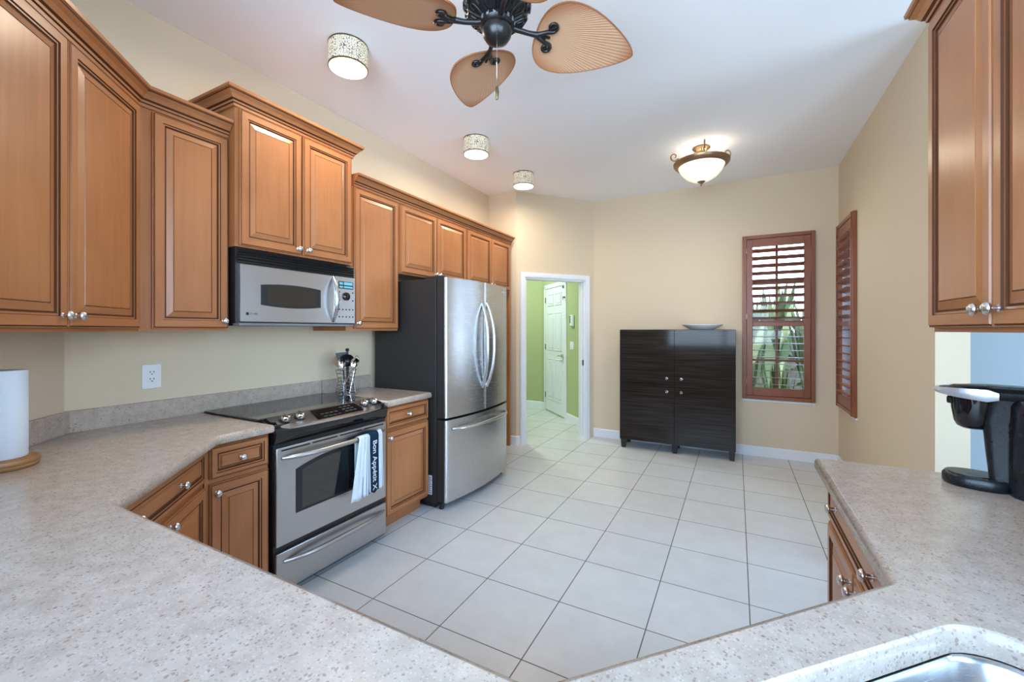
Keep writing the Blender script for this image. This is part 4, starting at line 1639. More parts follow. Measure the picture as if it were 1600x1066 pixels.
for x, z in [(0.628, 0.222), (0.736, 0.222), (0.628, 0.170), (0.736, 0.170)] + [(0.628 + 0.027 * i, 0.110) for i in range(5)] + [(0.628 + 0.027 * i, 0.062) for i in range(5)]:
    mb = MB()
    mb.lathe([(0.0052, -0.003), (0.0052, -0.0055), (0.0, -0.0058)], axis='y', seg=10)
    mb.build('button', 'black', cpn, loc=(x, 0, z))
mb = MB()
mb.box(0.012, MW_W - 0.01, 0.002, 0.06, -0.0, 0.014, bev=0.003)
mb.build('bottom_trim', 'greyplastic', mw)

# ------------------------------------------------------------------ refrigerator
FY0, FW_ = 2.528, 0.955
FXF = -1.905                      # plane of the door fronts at the outer edges
fr = thing('refrigerator', 'stainless steel french door refrigerator with charcoal sides and bottom freezer', 'refrigerator', (FXF, FY0, 0), RZL)
mb = MB()
mb.box(0.0, FW_, 0.085, 0.715, 0.045, 1.735, bev=0.006)
mb.build('fridge_body', 'fridgeside', fr)
mb = MB()
mb.box(0.015, FW_ - 0.015, 0.10, 0.66, 0.010, 0.050)
mb.build('kick_base', 'black', fr)
for x0 in (0.012, FW_ - 0.062):
    mb = MB()
    mb.box(x0, x0 + 0.05, 0.035, 0.14, 0.024, 0.050, bev=0.006)
    mb.lathe([(0.018, 0.0), (0.020, 0.006), (0.016, 0.026)], (x0 + 0.025, 0.06, 0), seg=14)
    mb.build('front_foot', 'black', fr)
mb = MB()
mb.box(0.010, 0.085, 0.030, 0.20, 1.735, 1.758, bev=0.006)
mb.build('hinge_cover', 'fridgeside', fr)
mb = MB()
mb.box(FW_ - 0.085, FW_ - 0.010, 0.030, 0.20, 1.735, 1.758, bev=0.006)
mb.build('hinge_cover', 'fridgeside', fr)


def fridge_front(u):              # bowed front: depth of the face at x = u * width
    return -0.052 * (1 - (2 * u - 1) ** 2)


def fridge_leaf(name, x0, x1, z0, z1, n=16):
    mb = MB()
    xs = [x0 + (x1 - x0) * k / n for k in range(n + 1)]
    prof = []
    r = 0.012
    for k, x in enumerate(xs):
        yf = fridge_front(x / FW_)
        if k == 0: prof.append((x, yf + r)); prof.append((x + 0.003, yf + 0.003)); prof.append((x + r, fridge_front((x + r) / FW_)))
        elif k == n: prof.append((x - r, fridge_front((x - r) / FW_))); prof.append((x - 0.003, yf + 0.003)); prof.append((x, yf + r))
        else: prof.append((x, yf))
    back = [(x1, 0.078), (x0, 0.078)]
    out = prof + back
    lo = [(x, y, z0) for x, y in out]
    hi = [(x, y, z1) for x, y in out]
    mb.face(lo[::-1], 1)
    mb.face(hi, 1)
    for i in range(len(out)):
        j = (i + 1) % len(out)
        side = i >= len(prof) - 1
        mb.face([lo[i], lo[j], hi[j], hi[i]], 1 if side else 0, smooth=not side)
    bmesh.ops.remove_doubles(mb.bm, verts=mb.bm.verts, dist=1e-6)
    return mb.build(name, ['steel', 'fridgeside'], fr, sharp=35)


FM = FW_ / 2 - 0.004
ld = fridge_leaf('fridge_door', 0.004, FM - 0.003, 0.690, 1.742)
rd = fridge_leaf('fridge_door', FM + 0.003, FW_ - 0.004, 0.690, 1.742)
fz = fridge_leaf('freezer_drawer', 0.004, FW_ - 0.004, 0.060, 0.672)
for prt, x, sg in ((ld, FM - 0.034, -1), (rd, FM + 0.034, 1)):
    mb = MB()
    y0 = fridge_front(x / FW_)
    pts, rad = [], []
    for k in range(21):
        u = k / 20
        e = abs(2 * u - 1)
        pts.append((x + sg * 0.018 * (1 - e * e), y0 + 0.004 - 0.066 * (1 - e ** 2.6), 0.875 + 0.70 * u))
        rad.append(0.0125)
    mb.tube(pts, rad, 14)
    mb.build('handle', 'steel', prt)
mb = MB()
pts = []
for k in range(25):
    u = k / 24
    e = abs(2 * u - 1)
    x = 0.075 + (FW_ - 0.15) * u
    pts.append((x, fridge_front(x / FW_) + 0.004 - 0.058 * (1 - e ** 8), 0.602))
mb.tube(pts, 0.0125, 14)
mb.build('handle', 'steel', fz)
text_mesh('brand_lettering', 'SAMSUNG', 0.020, 'white', rd, (FW_ - 0.115, fridge_front(0.88) - 0.0035, 1.690), (R(90), 0, R(9)))
# energy sticker low on the side that faces the range
mb = MB()
mb.box(-0.0012, 0.001, 0.122, 0.158, 0.105, 0.250)
stk = mb.build('sticker', 'white', fr)
mb = MB()
for k in range(8):
    z = 0.115 + k * 0.016
    mb.box(-0.0018, -0.001, 0.128 + 0.003 * (k % 3), 0.148, z, z + 0.008)
mb.build('sticker_print', 'greyplastic', stk)

# ------------------------------------------------------------------ dark cabinet on the far wall
BCX0, BCX1, BCY = -1.184, -0.006, 4.862
bc = thing('storage_cabinet', 'glossy black-brown storage cabinet with four doors standing against the far wall', 'cabinet', (BCX0, BCY, 0))
BW, BD = BCX1 - BCX0, YF - 0.018 - BCY
mb = MB()
mb.box(0, BW, 0.020, BD, 0.100, 1.352, bev=0.002)
mb.build('cabinet_body', 'darkwood', bc)
GZ = 0.746
for x0, x1, kx in ((0.001, BW / 2 - 0.0025, BW / 2 - 0.078), (BW / 2 + 0.0025, BW - 0.001, BW / 2 + 0.070)):
    for z0, z1, kz in ((0.102, GZ - 0.0012, 0.674), (GZ + 0.0012, 1.350, 0.818)):
        mb = MB()
        mb.box(x0, x1, 0.0, 0.0195, z0, z1, bev=0.0015)
        dd = mb.build('door', 'darkwood', bc)
        mb = MB()
        mb.lathe([(0.0, -0.024), (0.012, -0.023), (0.0155, -0.019), (0.0155, -0.014), (0.008, -0.010), (0.008, 0.0)], axis='y', seg=20)
        kk = mb.build('knob', 'chrome', dd, loc=(kx, 0, kz))
for x in (0.035, BW / 2, BW - 0.035):
    for y in (0.050, BD - 0.05):
        mb = MB()
        mb.prism([(-0.030, -0.030), (0.030, -0.030), (0.030, 0.030), (-0.030, 0.030)], 0.0, 0.100, bev=0.0)
        for v in mb.bm.verts:
            if v.co.z < 0.01: v.co.x *= 0.72; v.co.y *= 0.72
        mb.build('leg', 'black', bc, loc=(x, y, 0))
# shallow white dish on top
mb = MB()
mb.lathe([(0.0, 0.0), (0.11, 0.0), (0.125, 0.005), (0.185, 0.038), (0.206, 0.050), (0.206, 0.054), (0.185, 0.044), (0.12, 0.012), (0.0, 0.010)], seg=40, sy=0.72)
o = mb.build('serving_dish', 'porcelain', loc=(-0.330, BCY + 0.165, 1.3525))
tag(o, 'shallow white serving dish lying on top of the dark storage cabinet', 'dish')

# ------------------------------------------------------------------ wall outlet
t = thing('wall_outlet', 'white double power outlet on the left wall above the backsplash', 'outlet', (XL, 1.048, 1.048), RZL)
mb = MB(); mb.box(-0.041, 0.041, -0.007, 0.0, 0.0, 0.124, bev=0.003); mb.build('cover_plate', 'white', t)
for z in (0.030, 0.066):
    mb = MB()
    mb.box(-0.0175, 0.0175, -0.0095, -0.006, z, z + 0.030, bev=0.002)
    rc = mb.build('socket', 'white', t)
    mb = MB()
    mb.box(-0.009, -0.006, -0.0102, -0.009, z + 0.015, z + 0.024)
    mb.box(0.006, 0.009, -0.0102, -0.009, z + 0.015, z + 0.024)
    mb.lathe([(0.003, -0.0090), (0.003, -0.0102), (0, -0.0102)], (0, 0, z + 0.008), axis='y', seg=10)
    mb.build('socket_holes', 'gap', rc)

# ------------------------------------------------------------------ paper towel
PT = (-2.176, 0.452)
ph = thing('paper_towel_holder', 'round bamboo paper towel holder on the worktop in the left corner', 'paper towel holder', (PT[0], PT[1], CT + 0.0006))
mb = MB()
mb.lathe([(0.0, 0.0), (0.076, 0.0), (0.081, 0.004), (0.083, 0.010), (0.0805, 0.0135), (0.0835, 0.017), (0.084, 0.024), (0.081, 0.031), (0.075, 0.0335), (0.070, 0.0325), (0.067, 0.034), (0.0, 0.034)], seg=40)
mb.build('base', 'bamboo', ph)
mb = MB()
mb.lathe([(0.008, 0.030), (0.008, 0.290), (0.012, 0.294), (0.014, 0.302), (0.009, 0.310), (0.0, 0.312)], seg=20)
mb.build('post', 'bamboo', ph)
pr = thing('paper_towel_roll', 'white paper towel roll standing on the bamboo holder', 'paper towel', (PT[0], PT[1], CT + 0.0352))
mb = MB()
mb.lathe([(0.020, 0.0), (0.053, 0.0), (0.055, 0.003), (0.055, 0.290), (0.053, 0.293), (0.020, 0.293)], seg=40, cap=False)
mb.build('paper', 'paper', pr)
mb = MB()
mb.lathe([(0.0195, 0.001), (0.0195, 0.292), (0.017, 0.292), (0.017, 0.001)], seg=24, cap=False)
mb.build('cardboard_core', 'spoonwood', pr)

# ------------------------------------------------------------------ utensil rack and what stands in it
UX, UY = -2.475, 2.122
UR = 0.066
ur = thing('utensil_holder', 'round chrome wire utensil holder between the range and the fridge', 'utensil holder', (UX, UY, CT + 0.0006))
mb = MB()


def ring_pts(r, z, n=28):
    return [(r * math.cos(2 * math.pi * k / n), r * math.sin(2 * math.pi * k / n), z) for k in range(n)]


prof = [(0.005, 0.064), (0.024, 0.066), (0.044, 0.064), (0.068, 0.058), (0.094, 0.052), (0.122, 0.054), (0.150, 0.062), (0.176, 0.068)]
for z, r in prof:
    mb.tube(ring_pts(r, z), 0.0024, 8, closed=True)
mb.build('wire_rings', 'wire', ur)
mb = MB()
for k in range(5):
    a = 2 * math.pi * k / 5 + 0.3
    mb.tube([((r + 0.003) * math.cos(a), (r + 0.003) * math.sin(a), z) for z, r in prof], 0.0022, 8)
mb.build('uprights', 'wire', ur)
mb = MB()
mb.lathe([(0.0, 0.003), (0.062, 0.003), (0.062, 0.0), (0.0, 0.0)], seg=28)
mb.build('base_plate', 'chrome', ur)


def aligned(p0, p1):
    """matrix whose z axis runs from p0 to p1, origin p0"""
    d = (Vector(p1) - Vector(p0)).normalized()
    return Matrix.Translation(p0) @ d.to_track_quat('Z', 'Y').to_matrix().to_4x4()


CAMV = Vector((0, 0, CAM_Z))


def utensil(name, label, cat, foot, top, parts, roll=0.0):
    """foot / top relative to the rack's floor; parts: list of (name, material, builder(mb, L))"""
    p0 = Vector((UX + foot[0], UY + foot[1], CT + 0.008))
    p1 = Vector((UX + top[0], UY + top[1], CT + top[2]))
    t = thing(name, label, cat, p0, 0, None)
    z = (p1 - p0).normalized()
    vw = (CAMV - p1)
    y = (vw - z * vw.dot(z)).normalized()          # broad side towards the room
    x = y.cross(z)
    m = Matrix((x, y, z)).transposed()
    t.rotation_euler = (m @ Matrix.Rotation(R(roll), 3, 'Z')).to_euler()
    L = (p1 - p0).length
    for pn, mat, fn in parts:
        mb = MB()
        fn(mb, L)
        mb.build(pn, mat, t)
    return t


def handle_fn(r0, r1, end):
    def fn(mb, L):
        mb.tube([(0, 0, 0), (0, 0, (L - end) * 0.5), (0, 0, L - end)], [r0, (r0 + r1) / 2, r1], 10)
    return fn


def spoon_head(w, h, depth, thick=0.002, flat=False):
    def fn(mb, L):
        n = 18
        rows = []
        for k in range(n + 1):
            u = k / n
            hw = w * math.sqrt(max(0.0, 1 - (2 * u - 1) ** 2)) * (0.85 + 0.3 * u) + 0.0008
            z = L - h + h * u
            row = []
            for j in range(11):
                e = -1 + 2 * j / 10
                d = 0 if flat else depth * (1 - e * e) * math.sin(math.pi * u)
                row.append((hw * e, -d, z))
            rows.append(row)
        front = rows
        back = [[(x, y - thick * (1.0), z) for x, y, z in r] for r in rows]
        mb.grid(front)
        mb.grid(back)
        for r1_, r2_ in zip(front, front[1:]):
            pass
        for (f0, b0, f1, b1) in [(front[i][0], back[i][0], front[i + 1][0], back[i + 1][0]) for i in range(n)] + [(front[i][-1], back[i][-1], front[i + 1][-1], back[i + 1][-1]) for i in range(n)]:
            mb.face([f0, b0, b1, f1])
        mb.face(front[0] + back[0][::-1])
        mb.face(front[-1] + back[-1][::-1])
        bmesh.ops.remove_doubles(mb.bm, verts=mb.bm.verts, dist=1e-5)
    return fn


def paddle(w0, w1, h, thick=0.005, slots=0):
    def fn(mb, L):
        mb.prism([(-w0, -thick / 2), (w0, -thick / 2), (w0, thick / 2), (-w0, thick / 2)], L - h, L, bev=0.0)
        for v in mb.bm.verts:
            if v.co.z > L - 0.01: v.co.x *= w1 / w0
        es = list(mb.bm.edges)
        bmesh.ops.bevel(mb.bm, geom=es, offset=thick * 0.35, segments=2, affect='EDGES')
    return fn


def lr(l, d, z=None):
    """l to the right, d away, seen from the kitchen"""
    x, y = 0.883 * l - 0.469 * d, 0.469 * l + 0.883 * d
    return (x, y) if z is None else (x, y, z)


utensil('wooden_spoon', 'flat round wooden spoon leaning left in the wire utensil holder', 'spoon', lr(0.004, 0.016), lr(-0.074, 0.046, 0.285),
        [('handle', 'spoonwood', handle_fn(0.0055, 0.0062, 0.09)), ('bowl', 'spoonwood', spoon_head(0.046, 0.100, 0.006, 0.005))])
utensil('turner', 'black nylon turner with square blade in the utensil holder', 'spatula', lr(-0.016, 0.006), lr(-0.046, 0.014, 0.300),
        [('handle', 'cmblack', handle_fn(0.006, 0.006, 0.085)), ('blade', 'cmblack', paddle(0.024, 0.036, 0.080))])
utensil('cooking_tongs', 'black handled tongs with round end standing upright in the utensil holder', 'tongs', lr(0.004, 0.034), lr(-0.016, 0.052, 0.330),
        [('handle', 'cmblack', handle_fn(0.007, 0.008, 0.02)), ('loop_end', 'cmblack', lambda mb, L: mb.lathe([(0.0, L - 0.026), (0.012, L - 0.020), (0.014, L - 0.010), (0.009, L - 0.002), (0.0, L)], seg=16))])
utensil('ladle', 'black nylon ladle with deep round bowl in the utensil holder', 'ladle', lr(0.006, 0.000), lr(0.008, -0.016, 0.290),
        [('handle', 'cmblack', handle_fn(0.006, 0.006, 0.07)), ('bowl', 'cmblack', spoon_head(0.046, 0.092, 0.022, 0.003))])
utensil('steel_spoon', 'shiny steel serving spoon in front of the black utensils in the holder', 'spoon', lr(-0.006, -0.032), lr(-0.018, -0.052, 0.262),
        [('handle', 'chrome', handle_fn(0.0045, 0.004, 0.065)), ('bowl', 'chrome', spoon_head(0.024, 0.075, 0.010))])
utensil('slotted_spoon', 'steel spoon with long handle leaning right towards the fridge in the holder', 'spoon', lr(-0.034, -0.010), lr(0.086, -0.036, 0.262),
        [('handle', 'chrome', handle_fn(0.0045, 0.0045, 0.062)), ('bowl', 'chrome', spoon_head(0.027, 0.070, 0.011))])
utensil('steel_whisk', 'steel whisk leaning to the right in the wire utensil holder', 'whisk', lr(0.020, 0.006), lr(0.060, 0.044, 0.275),
        [('handle', 'chrome', handle_fn(0.006, 0.006, 0.10)),
         ('wires', 'chrome', lambda mb, L: [mb.tube([(0.017 * math.sin(math.pi * k / 12) * math.cos(a), 0.017 * math.sin(math.pi * k / 12) * math.sin(a), L - 0.10 + 0.10 * math.sin(math.pi / 2 * k / 12)) for k in range(13)], 0.0014, 6) for a in [math.pi * i / 4 for i in range(8)]])])

# ------------------------------------------------------------------ coffee maker
cm = thing('coffee_maker', 'black single-cup coffee maker with silver handle on the right worktop', 'coffee maker', (0.628, 1.768, CT + 0.0006), R(-111))
# local -y points into the kitchen (image left)


def oval(rx, ry, cy, n=32, y_cut=None):
    pts = []
    for k in range(n):
        a = 2 * math.pi * k / n
        y = cy + ry * math.sin(a)
        if y_cut is not None: y = min(y, y_cut)
        pts.append((rx * math.cos(a), y))
    return pts


def loft(mb, sections, m=0):
    rows = [[(x, y, z) for x, y in pts] for pts, z in sections]
    mb.grid(rows, m=m, closed_u=True)
    mb.face(rows[0][::-1], m)
    mb.face(rows[-1], m)


def squircle(rx, ry, cx, cy, n=36, p=0.5):
    pts = []
    for k in range(n):
        a = 2 * math.pi * k / n
        c, s = math.cos(a), math.sin(a)
        pts.append((cx + rx * math.copysign(abs(c) ** p, c), cy + ry * math.copysign(abs(s) ** p, s)))
    return pts


mb = MB()
loft(mb, [(squircle(0.060, 0.072, 0, 0.008, p=0.85), 0.0), (squircle(0.064, 0.076, 0, 0.008, p=0.85), 0.006), (squircle(0.064, 0.076, 0, 0.008, p=0.85), 0.024), (squircle(0.058, 0.070, 0, 0.008, p=0.85), 0.033)])
loft(mb, [(squircle(0.046, 0.050, 0, -0.006, p=0.9), 0.0335), (squircle(0.046, 0.050, 0, -0.006, p=0.9), 0.0350)], 1)
mb.box(-0.014, 0.014, -0.012, -0.004, 0.0350, 0.0358, m=0)
mb.build('drip_tray', ['cmblack', 'black'], cm)
mb = MB()
loft(mb, [(squircle(0.090, 0.080, 0, 0.148, p=0.6), 0.0), (squircle(0.092, 0.082, 0, 0.148, p=0.6), 0.01), (squircle(0.090, 0.080, 0, 0.148, p=0.6), 0.20), (squircle(0.088, 0.078, 0, 0.147, p=0.6), 0.250), (squircle(0.080, 0.070, 0, 0.146, p=0.65), 0.268)])
mb.build('body', 'cmblack', cm)
mb = MB()
loft(mb, [(squircle(0.040, 0.026, 0, 0.056, p=0.5), 0.030), (squircle(0.040, 0.030, 0, 0.052, p=0.5), 0.12), (squircle(0.040, 0.034, 0, 0.050, p=0.5), 0.20), (squircle(0.046, 0.040, 0, 0.066, p=0.5), 0.264)])
mb.build('column', 'cmblack', cm)
mb = MB()
mb.lathe([(0.0, 0.168), (0.024, 0.169), (0.036, 0.176), (0.042, 0.190), (0.048, 0.230), (0.050, 0.262), (0.0, 0.264)], (0, 0.0, 0), seg=36)
mb.box(-0.020, 0.020, -0.056, -0.040, 0.240, 0.262, m=0, bev=0.004)
mb.build('brew_head', 'blackgloss', cm)
mb = MB()
loft(mb, [(squircle(0.052, 0.110, 0, 0.060, p=0.75), 0.264), (squircle(0.058, 0.118, 0, 0.060, p=0.75), 0.270), (squircle(0.060, 0.120, 0, 0.060, p=0.75), 0.286), (squircle(0.052, 0.108, 0, 0.062, p=0.8), 0.297), (squircle(0.030, 0.070, 0, 0.065, p=0.9), 0.302)])
lid = mb.build('lid', 'cmblack', cm)
mb = MB()
rows = []
N = 30
for k in range(N + 1):
    a = math.pi * k / N
    ca, sa = math.cos(a), max(0.0, math.sin(a))
    xx = 0.066 * math.copysign(abs(ca) ** 0.75, ca)
    yy = 0.050 - 0.128 * sa ** 0.8
    hgt = 0.007 + 0.011 * (1 - sa) ** 0.7
    if k in (0, N): hgt *= 0.55
    zc = 0.281 - 0.006 * (1 - sa)
    o_ = Vector((xx, yy - 0.05)).normalized()
    tk = 0.0045
    rows.append([(xx + o_.x * tk * .7, yy + o_.y * tk * .7, zc - hgt), (xx + o_.x * tk * 1.6, yy + o_.y * tk * 1.6, zc), (xx + o_.x * tk * .7, yy + o_.y * tk * .7, zc + hgt), (xx - o_.x * tk, yy - o_.y * tk, zc + hgt), (xx - o_.x * tk, yy - o_.y * tk, zc - hgt)])
mb.grid(rows, closed_u=True)
mb.face(rows[0]); mb.face(rows[-1][::-1])
mb.build('handle', 'silver', lid)

# ------------------------------------------------------------------ ceiling lamps
DR = 0.107


def drum(label, x, y):
    t = thing('drum_ceiling_light', label, 'ceiling light', (x, y, CEIL - 0.132), 0, 'drum ceiling lights above the left worktop')
    mb = MB()
    mb.lathe([(DR, 0.004), (DR, 0.128), (DR - 0.002, 0.128), (DR - 0.002, 0.004)], seg=48, cap=False)
    mb.build('lamp_shade', 'shade', t)
    for z in (0.001, 0.125):
        mb = MB()
        mb.lathe([(DR - 0.004, z), (DR + 0.0015, z), (DR + 0.0015, z + 0.007), (DR - 0.004, z + 0.007)], seg=48, cap=False)
        mb.build('trim_ring', 'brass', t)
    mb = MB()
    mb.lathe([(0.0, 0.0), (DR - 0.004, 0.0), (DR - 0.004, 0.003), (0.0, 0.003)], seg=48)
    mb.build('diffuser', 'diffuser', t)
    mb = MB()
    mb.lathe([(0.0, 0.131), (0.06, 0.131), (0.06, 0.118), (0.0, 0.118)], seg=24)
    mb.build('ceiling_plate', 'white', t)
    lamp_area('drum_lamp', (x, y, CEIL - 0.136), 0.20, 6.5, (1.0, 0.88, 0.70))
    lamp_point('drum_glow', (x, y, CEIL - 0.06), 0.03, 0.6, (1.0, 0.84, 0.60))


drum('drum ceiling light with crackle shade nearest the ceiling fan', -1.963, 1.695)
drum('middle one of the three crackle-shade drum ceiling lights', -1.963, 3.04)
drum('drum ceiling light with crackle shade nearest the doorway', -1.962, 3.946)

BLX, BLY = -0.278, 4.12
bl = thing('bowl_ceiling_light', 'antique bronze ceiling light with alabaster glass bowl near the windows', 'ceiling light', (BLX, BLY, CEIL - 0.345))
mb = MB()
mb.lathe([(0.0, 0.345), (0.070, 0.345), (0.075, 0.335), (0.060, 0.322), (0.050, 0.315), (0.030, 0.308), (0.0, 0.306)], seg=36)
mb.build('canopy', 'antique', bl)
mb = MB()
mb.lathe([(0.008, 0.06), (0.008, 0.24), (0.020, 0.26), (0.012, 0.285), (0.022, 0.308)], seg=16, cap=False)
mb.build('stem', 'antique', bl)
mb = MB()
mb.lathe([(0.185, 0.175), (0.214, 0.180), (0.230, 0.195), (0.234, 0.215), (0.222, 0.222), (0.200, 0.216), (0.190, 0.200)], seg=48, cap=False)
rim = mb.build('rim', 'antique', bl)
for k in range(3):
    a = R((25, 190, 280)[k])
    ca, sa = math.cos(a), math.sin(a)
    mb = MB()
    pts = []
    for i in range(22):
        q = i / 21
        th_ = R(-60 + 400 * q)
        rr = 0.043 * (1 - 0.72 * q)
        rad_, zz = 0.226 + rr * math.sin(th_) * 0.9, 0.292 + rr * -math.cos(th_)
        pts.append((rad_ * ca, rad_ * sa, zz))
    pts = [(0.222 * ca, 0.222 * sa, 0.205), (0.200 * ca, 0.200 * sa, 0.240)] + pts
    mb.tube(pts, [0.0075, 0.0075] + [0.0075 - 0.003 * i / 21 for i in range(22)], 10)
    mb.build('scroll', 'antique', rim)
    mb = MB()
    pts = [((0.20 - 0.155 * u) * ca, (0.20 - 0.155 * u) * sa, 0.215 + 0.095 * u ** 1.6 + 0.012 * math.sin(math.pi * u)) for u in [i / 10 for i in range(11)]]
    mb.tube(pts, 0.0055, 10)
    mb.build('support_arm', 'antique', bl)
mb = MB()
mb.lathe([(0.030, 0.040), (0.075, 0.052), (0.130, 0.085), (0.170, 0.130), (0.196, 0.185), (0.200, 0.200), (0.193, 0.196), (0.165, 0.134), (0.126, 0.090), (0.070, 0.057), (0.030, 0.045)], seg=48, cap=False)
mb.build('glass_bowl', 'bowlglass', bl)
mb = MB()
mb.lathe([(0.0, 0.0), (0.007, 0.004), (0.009, 0.012), (0.004, 0.018), (0.014, 0.026), (0.034, 0.040), (0.034, 0.046), (0.0, 0.062)], seg=24)
mb.build('finial', 'antique', bl)
lamp_area('bowl_down_lamp', (BLX, BLY, CEIL - 0.365), 0.30, 3.2, (1.0, 0.86, 0.66))
lamp_point('bowl_lamp', (BLX + 0.02, BLY, CEIL - 0.105), 0.05, 1.2, (1.0, 0.92, 0.78))

# ------------------------------------------------------------------ ceiling fan with palm-leaf blades
FCX, FCY, FZB = -0.848, 1.466, 2.568
fan = thing('ceiling_fan', 'black ceiling fan with four palm leaf blades', 'ceiling fan', (FCX, FCY, FZB))
mb = MB()
mb.lathe([(0.0, CEIL - FZB), (0.065, CEIL - FZB), (0.072, CEIL - FZB - 0.015), (0.05, CEIL - FZB - 0.055), (0.018, CEIL - FZB - 0.07), (0.0, CEIL - FZB - 0.07)], seg=32)
mb.build('canopy', 'bronze', fan)
mb = MB()
mb.lathe([(0.013, 0.19), (0.013, CEIL - FZB - 0.06)], seg=16)
mb.build('downrod', 'bronze', fan)
mb = MB()
mb.lathe([(0.0, 0.215), (0.022, 0.214), (0.03, 0.195), (0.075, 0.178), (0.115, 0.142), (0.130, 0.098), (0.128, 0.062), (0.108, 0.032), (0.072, 0.016), (0.0, 0.014)], seg=48)
mot = mb.build('motor_housing', 'bronze', fan)
mb = MB()
for row_, (rr, zz) in enumerate(((0.130, 0.120), (0.127, 0.060), (0.105, 0.028))):
    for k in range(9):
        a0 = 2 * math.pi * (k + 0.5 * row_) / 9
        pts = []
        for i in range(24):
            q = i / 23
            th_ = q * 3.1 * math.pi * (1 if (k + row_) % 2 else -1)
            sr = 0.031 * (1 - 0.85 * q)
            da = sr * math.cos(th_) / rr
            dzz = sr * math.sin(th_)
            z = zz + dzz
            # radius of the housing at this height
            prof = [(0.216, 0.02), (0.195, 0.03), (0.178, 0.075), (0.142, 0.115), (0.098, 0.130), (0.062, 0.128), (0.032, 0.108), (0.016, 0.072), (0.0, 0.05)]
            rad_ = 0.05
            for (za, ra), (zb_, rb_) in zip(prof, prof[1:]):
                if zb_ <= z <= za:
                    rad_ = rb_ + (ra - rb_) * (z - zb_) / (za - zb_)
            pts.append(((rad_ + 0.003) * math.cos(a0 + da), (rad_ + 0.003) * math.sin(a0 + da), z))
        mb.tube(pts, [0.006 - 0.003 * i / 23 for i in range(24)], 8)
mb.build('scrollwork', 'bronze', mot)
mb = MB()
mb.lathe([(0.070, 0.018), (0.072, 0.004), (0.066, -0.006), (0.060, -0.010)], seg=40, cap=False)
mb.lathe([(0.058, -0.008), (0.060, -0.022), (0.056, -0.042), (0.044, -0.060), (0.024, -0.072), (0.0, -0.076)], seg=40, cap=False)
mb.build('switch_housing', 'bronze', fan)
for k in range(12):
    pass
mb = MB()
for k in range(16):
    a = 2 * math.pi * k / 16
    mb.box(-0.005, 0.005, 0.0695, 0.0735, 0.0, 0.014)
    for v in mb.bm.verts:
        if not v.tag:
            x, y = v.co.x, v.co.y
            v.co.x, v.co.y = x * math.cos(a) - y * math.sin(a), x * math.sin(a) + y * math.cos(a)
            v.tag = True
mb.build('collar_vents', 'greyplastic', fan)


def blade_set(deg, droop):
    br = bpy.data.objects.new('blade', None)
    # blade: local x outwards
    n = 34
    L0, L1 = 0.165, 0.612
    Wd = 0.168

    def half(u):       # leaf outline, fat near the root, drawn to a point at the tip
        return Wd * max(0.0, math.sin(math.pi * u ** 0.60)) ** 0.62 * (1 - 0.20 * u) if 0 < u < 1 else 0.0
    up_, lo_ = [], []
    for k in range(n + 1):
        u = k / n
        uu = 0.5 - 0.5 * math.cos(math.pi * u)
        up_.append((L0 + (L1 - L0) * uu, half(uu)))
    out = up_ + [(x, -y) for x, y in up_[::-1][1:-1]]
    mb = MB()
    th_ = 0.007
    cx = L0 + 0.18

    def sag(x, y):
        return -0.10 * y * y - droop * (x - L0)
    rings = []
    for s_ in (0.0, 0.25, 0.5, 0.75, 0.90, 0.972, 1.0):
        rings.append([(cx + (x - cx) * s_, y * s_) for x, y in out])
    for side in (1, -1):
        V = [[(x, y, sag(x, y) + side * th_ / 2 * (1 if i < 5 else 1)) for x, y in r] for i, r in enumerate(rings)]
        mb.grid(V[1:], closed_u=True, matfn=lambda i, j: 1 if i >= 4 else 0)
        mb.face(V[1], 0)
    A = [(x, y, sag(x, y) + th_ / 2) for x, y in rings[-1]]
    B = [(x, y, sag(x, y) - th_ / 2) for x, y in rings[-1]]
    mb.grid([A, B], closed_u=True, m=1)
    bmesh.ops.remove_doubles(mb.bm, verts=mb.bm.verts, dist=1e-6)
    bpy.data.objects.remove(br)
    bl_ = mb.build('blade', ['palm', 'palmedge'], fan, sharp=60)
    bl_.location = (0, 0, 0.004)
    bl_.rotation_euler = (Matrix.Rotation(R(deg), 3, 'Z') @ Matrix.Rotation(R(-16), 3, 'X')).to_euler()
    mb = MB()
    mb.tube([(0.055, 0, 0.004), (0.085, 0, -0.004), (0.13, 0, -0.010), (0.175, 0, -0.010)], [0.013, 0.011, 0.010, 0.012], 12)
    for sg in (1, -1):
        sp = [(0.165, 0, -0.010), (0.182, sg * 0.010, -0.013), (0.205, sg * 0.022, -0.013)]
        for i in range(15):
            q = i / 14
            th_ = R(-70 + 330 * q)
            rr = 0.021 * (1 - 0.45 * q)
            sp.append((0.222 + rr * math.cos(th_), sg * (0.046 + rr * math.sin(th_)), -0.013))
        mb.tube(sp, [0.010, 0.009, 0.008] + [0.0075 - 0.002 * i / 14 for i in range(15)], 10)
        mb.tube([(0.17, sg * 0.006, -0.010), (0.205, sg * 0.012, -0.012), (0.215, sg * 0.038, -0.012)], [0.008, 0.005, 0.005], 8)
        mb.lathe([(0.0, -0.018), (0.007, -0.016), (0.007, -0.008), (0.0, -0.008)], (0.222, sg * 0.046, 0), seg=12)
    mb.tube([(0.17, 0, -0.010), (0.205, 0, -0.012), (0.225, 0, -0.012)], [0.008, 0.006, 0.005], 8)
    mb.build('blade_iron', 'bronze', bl_)
    return bl_


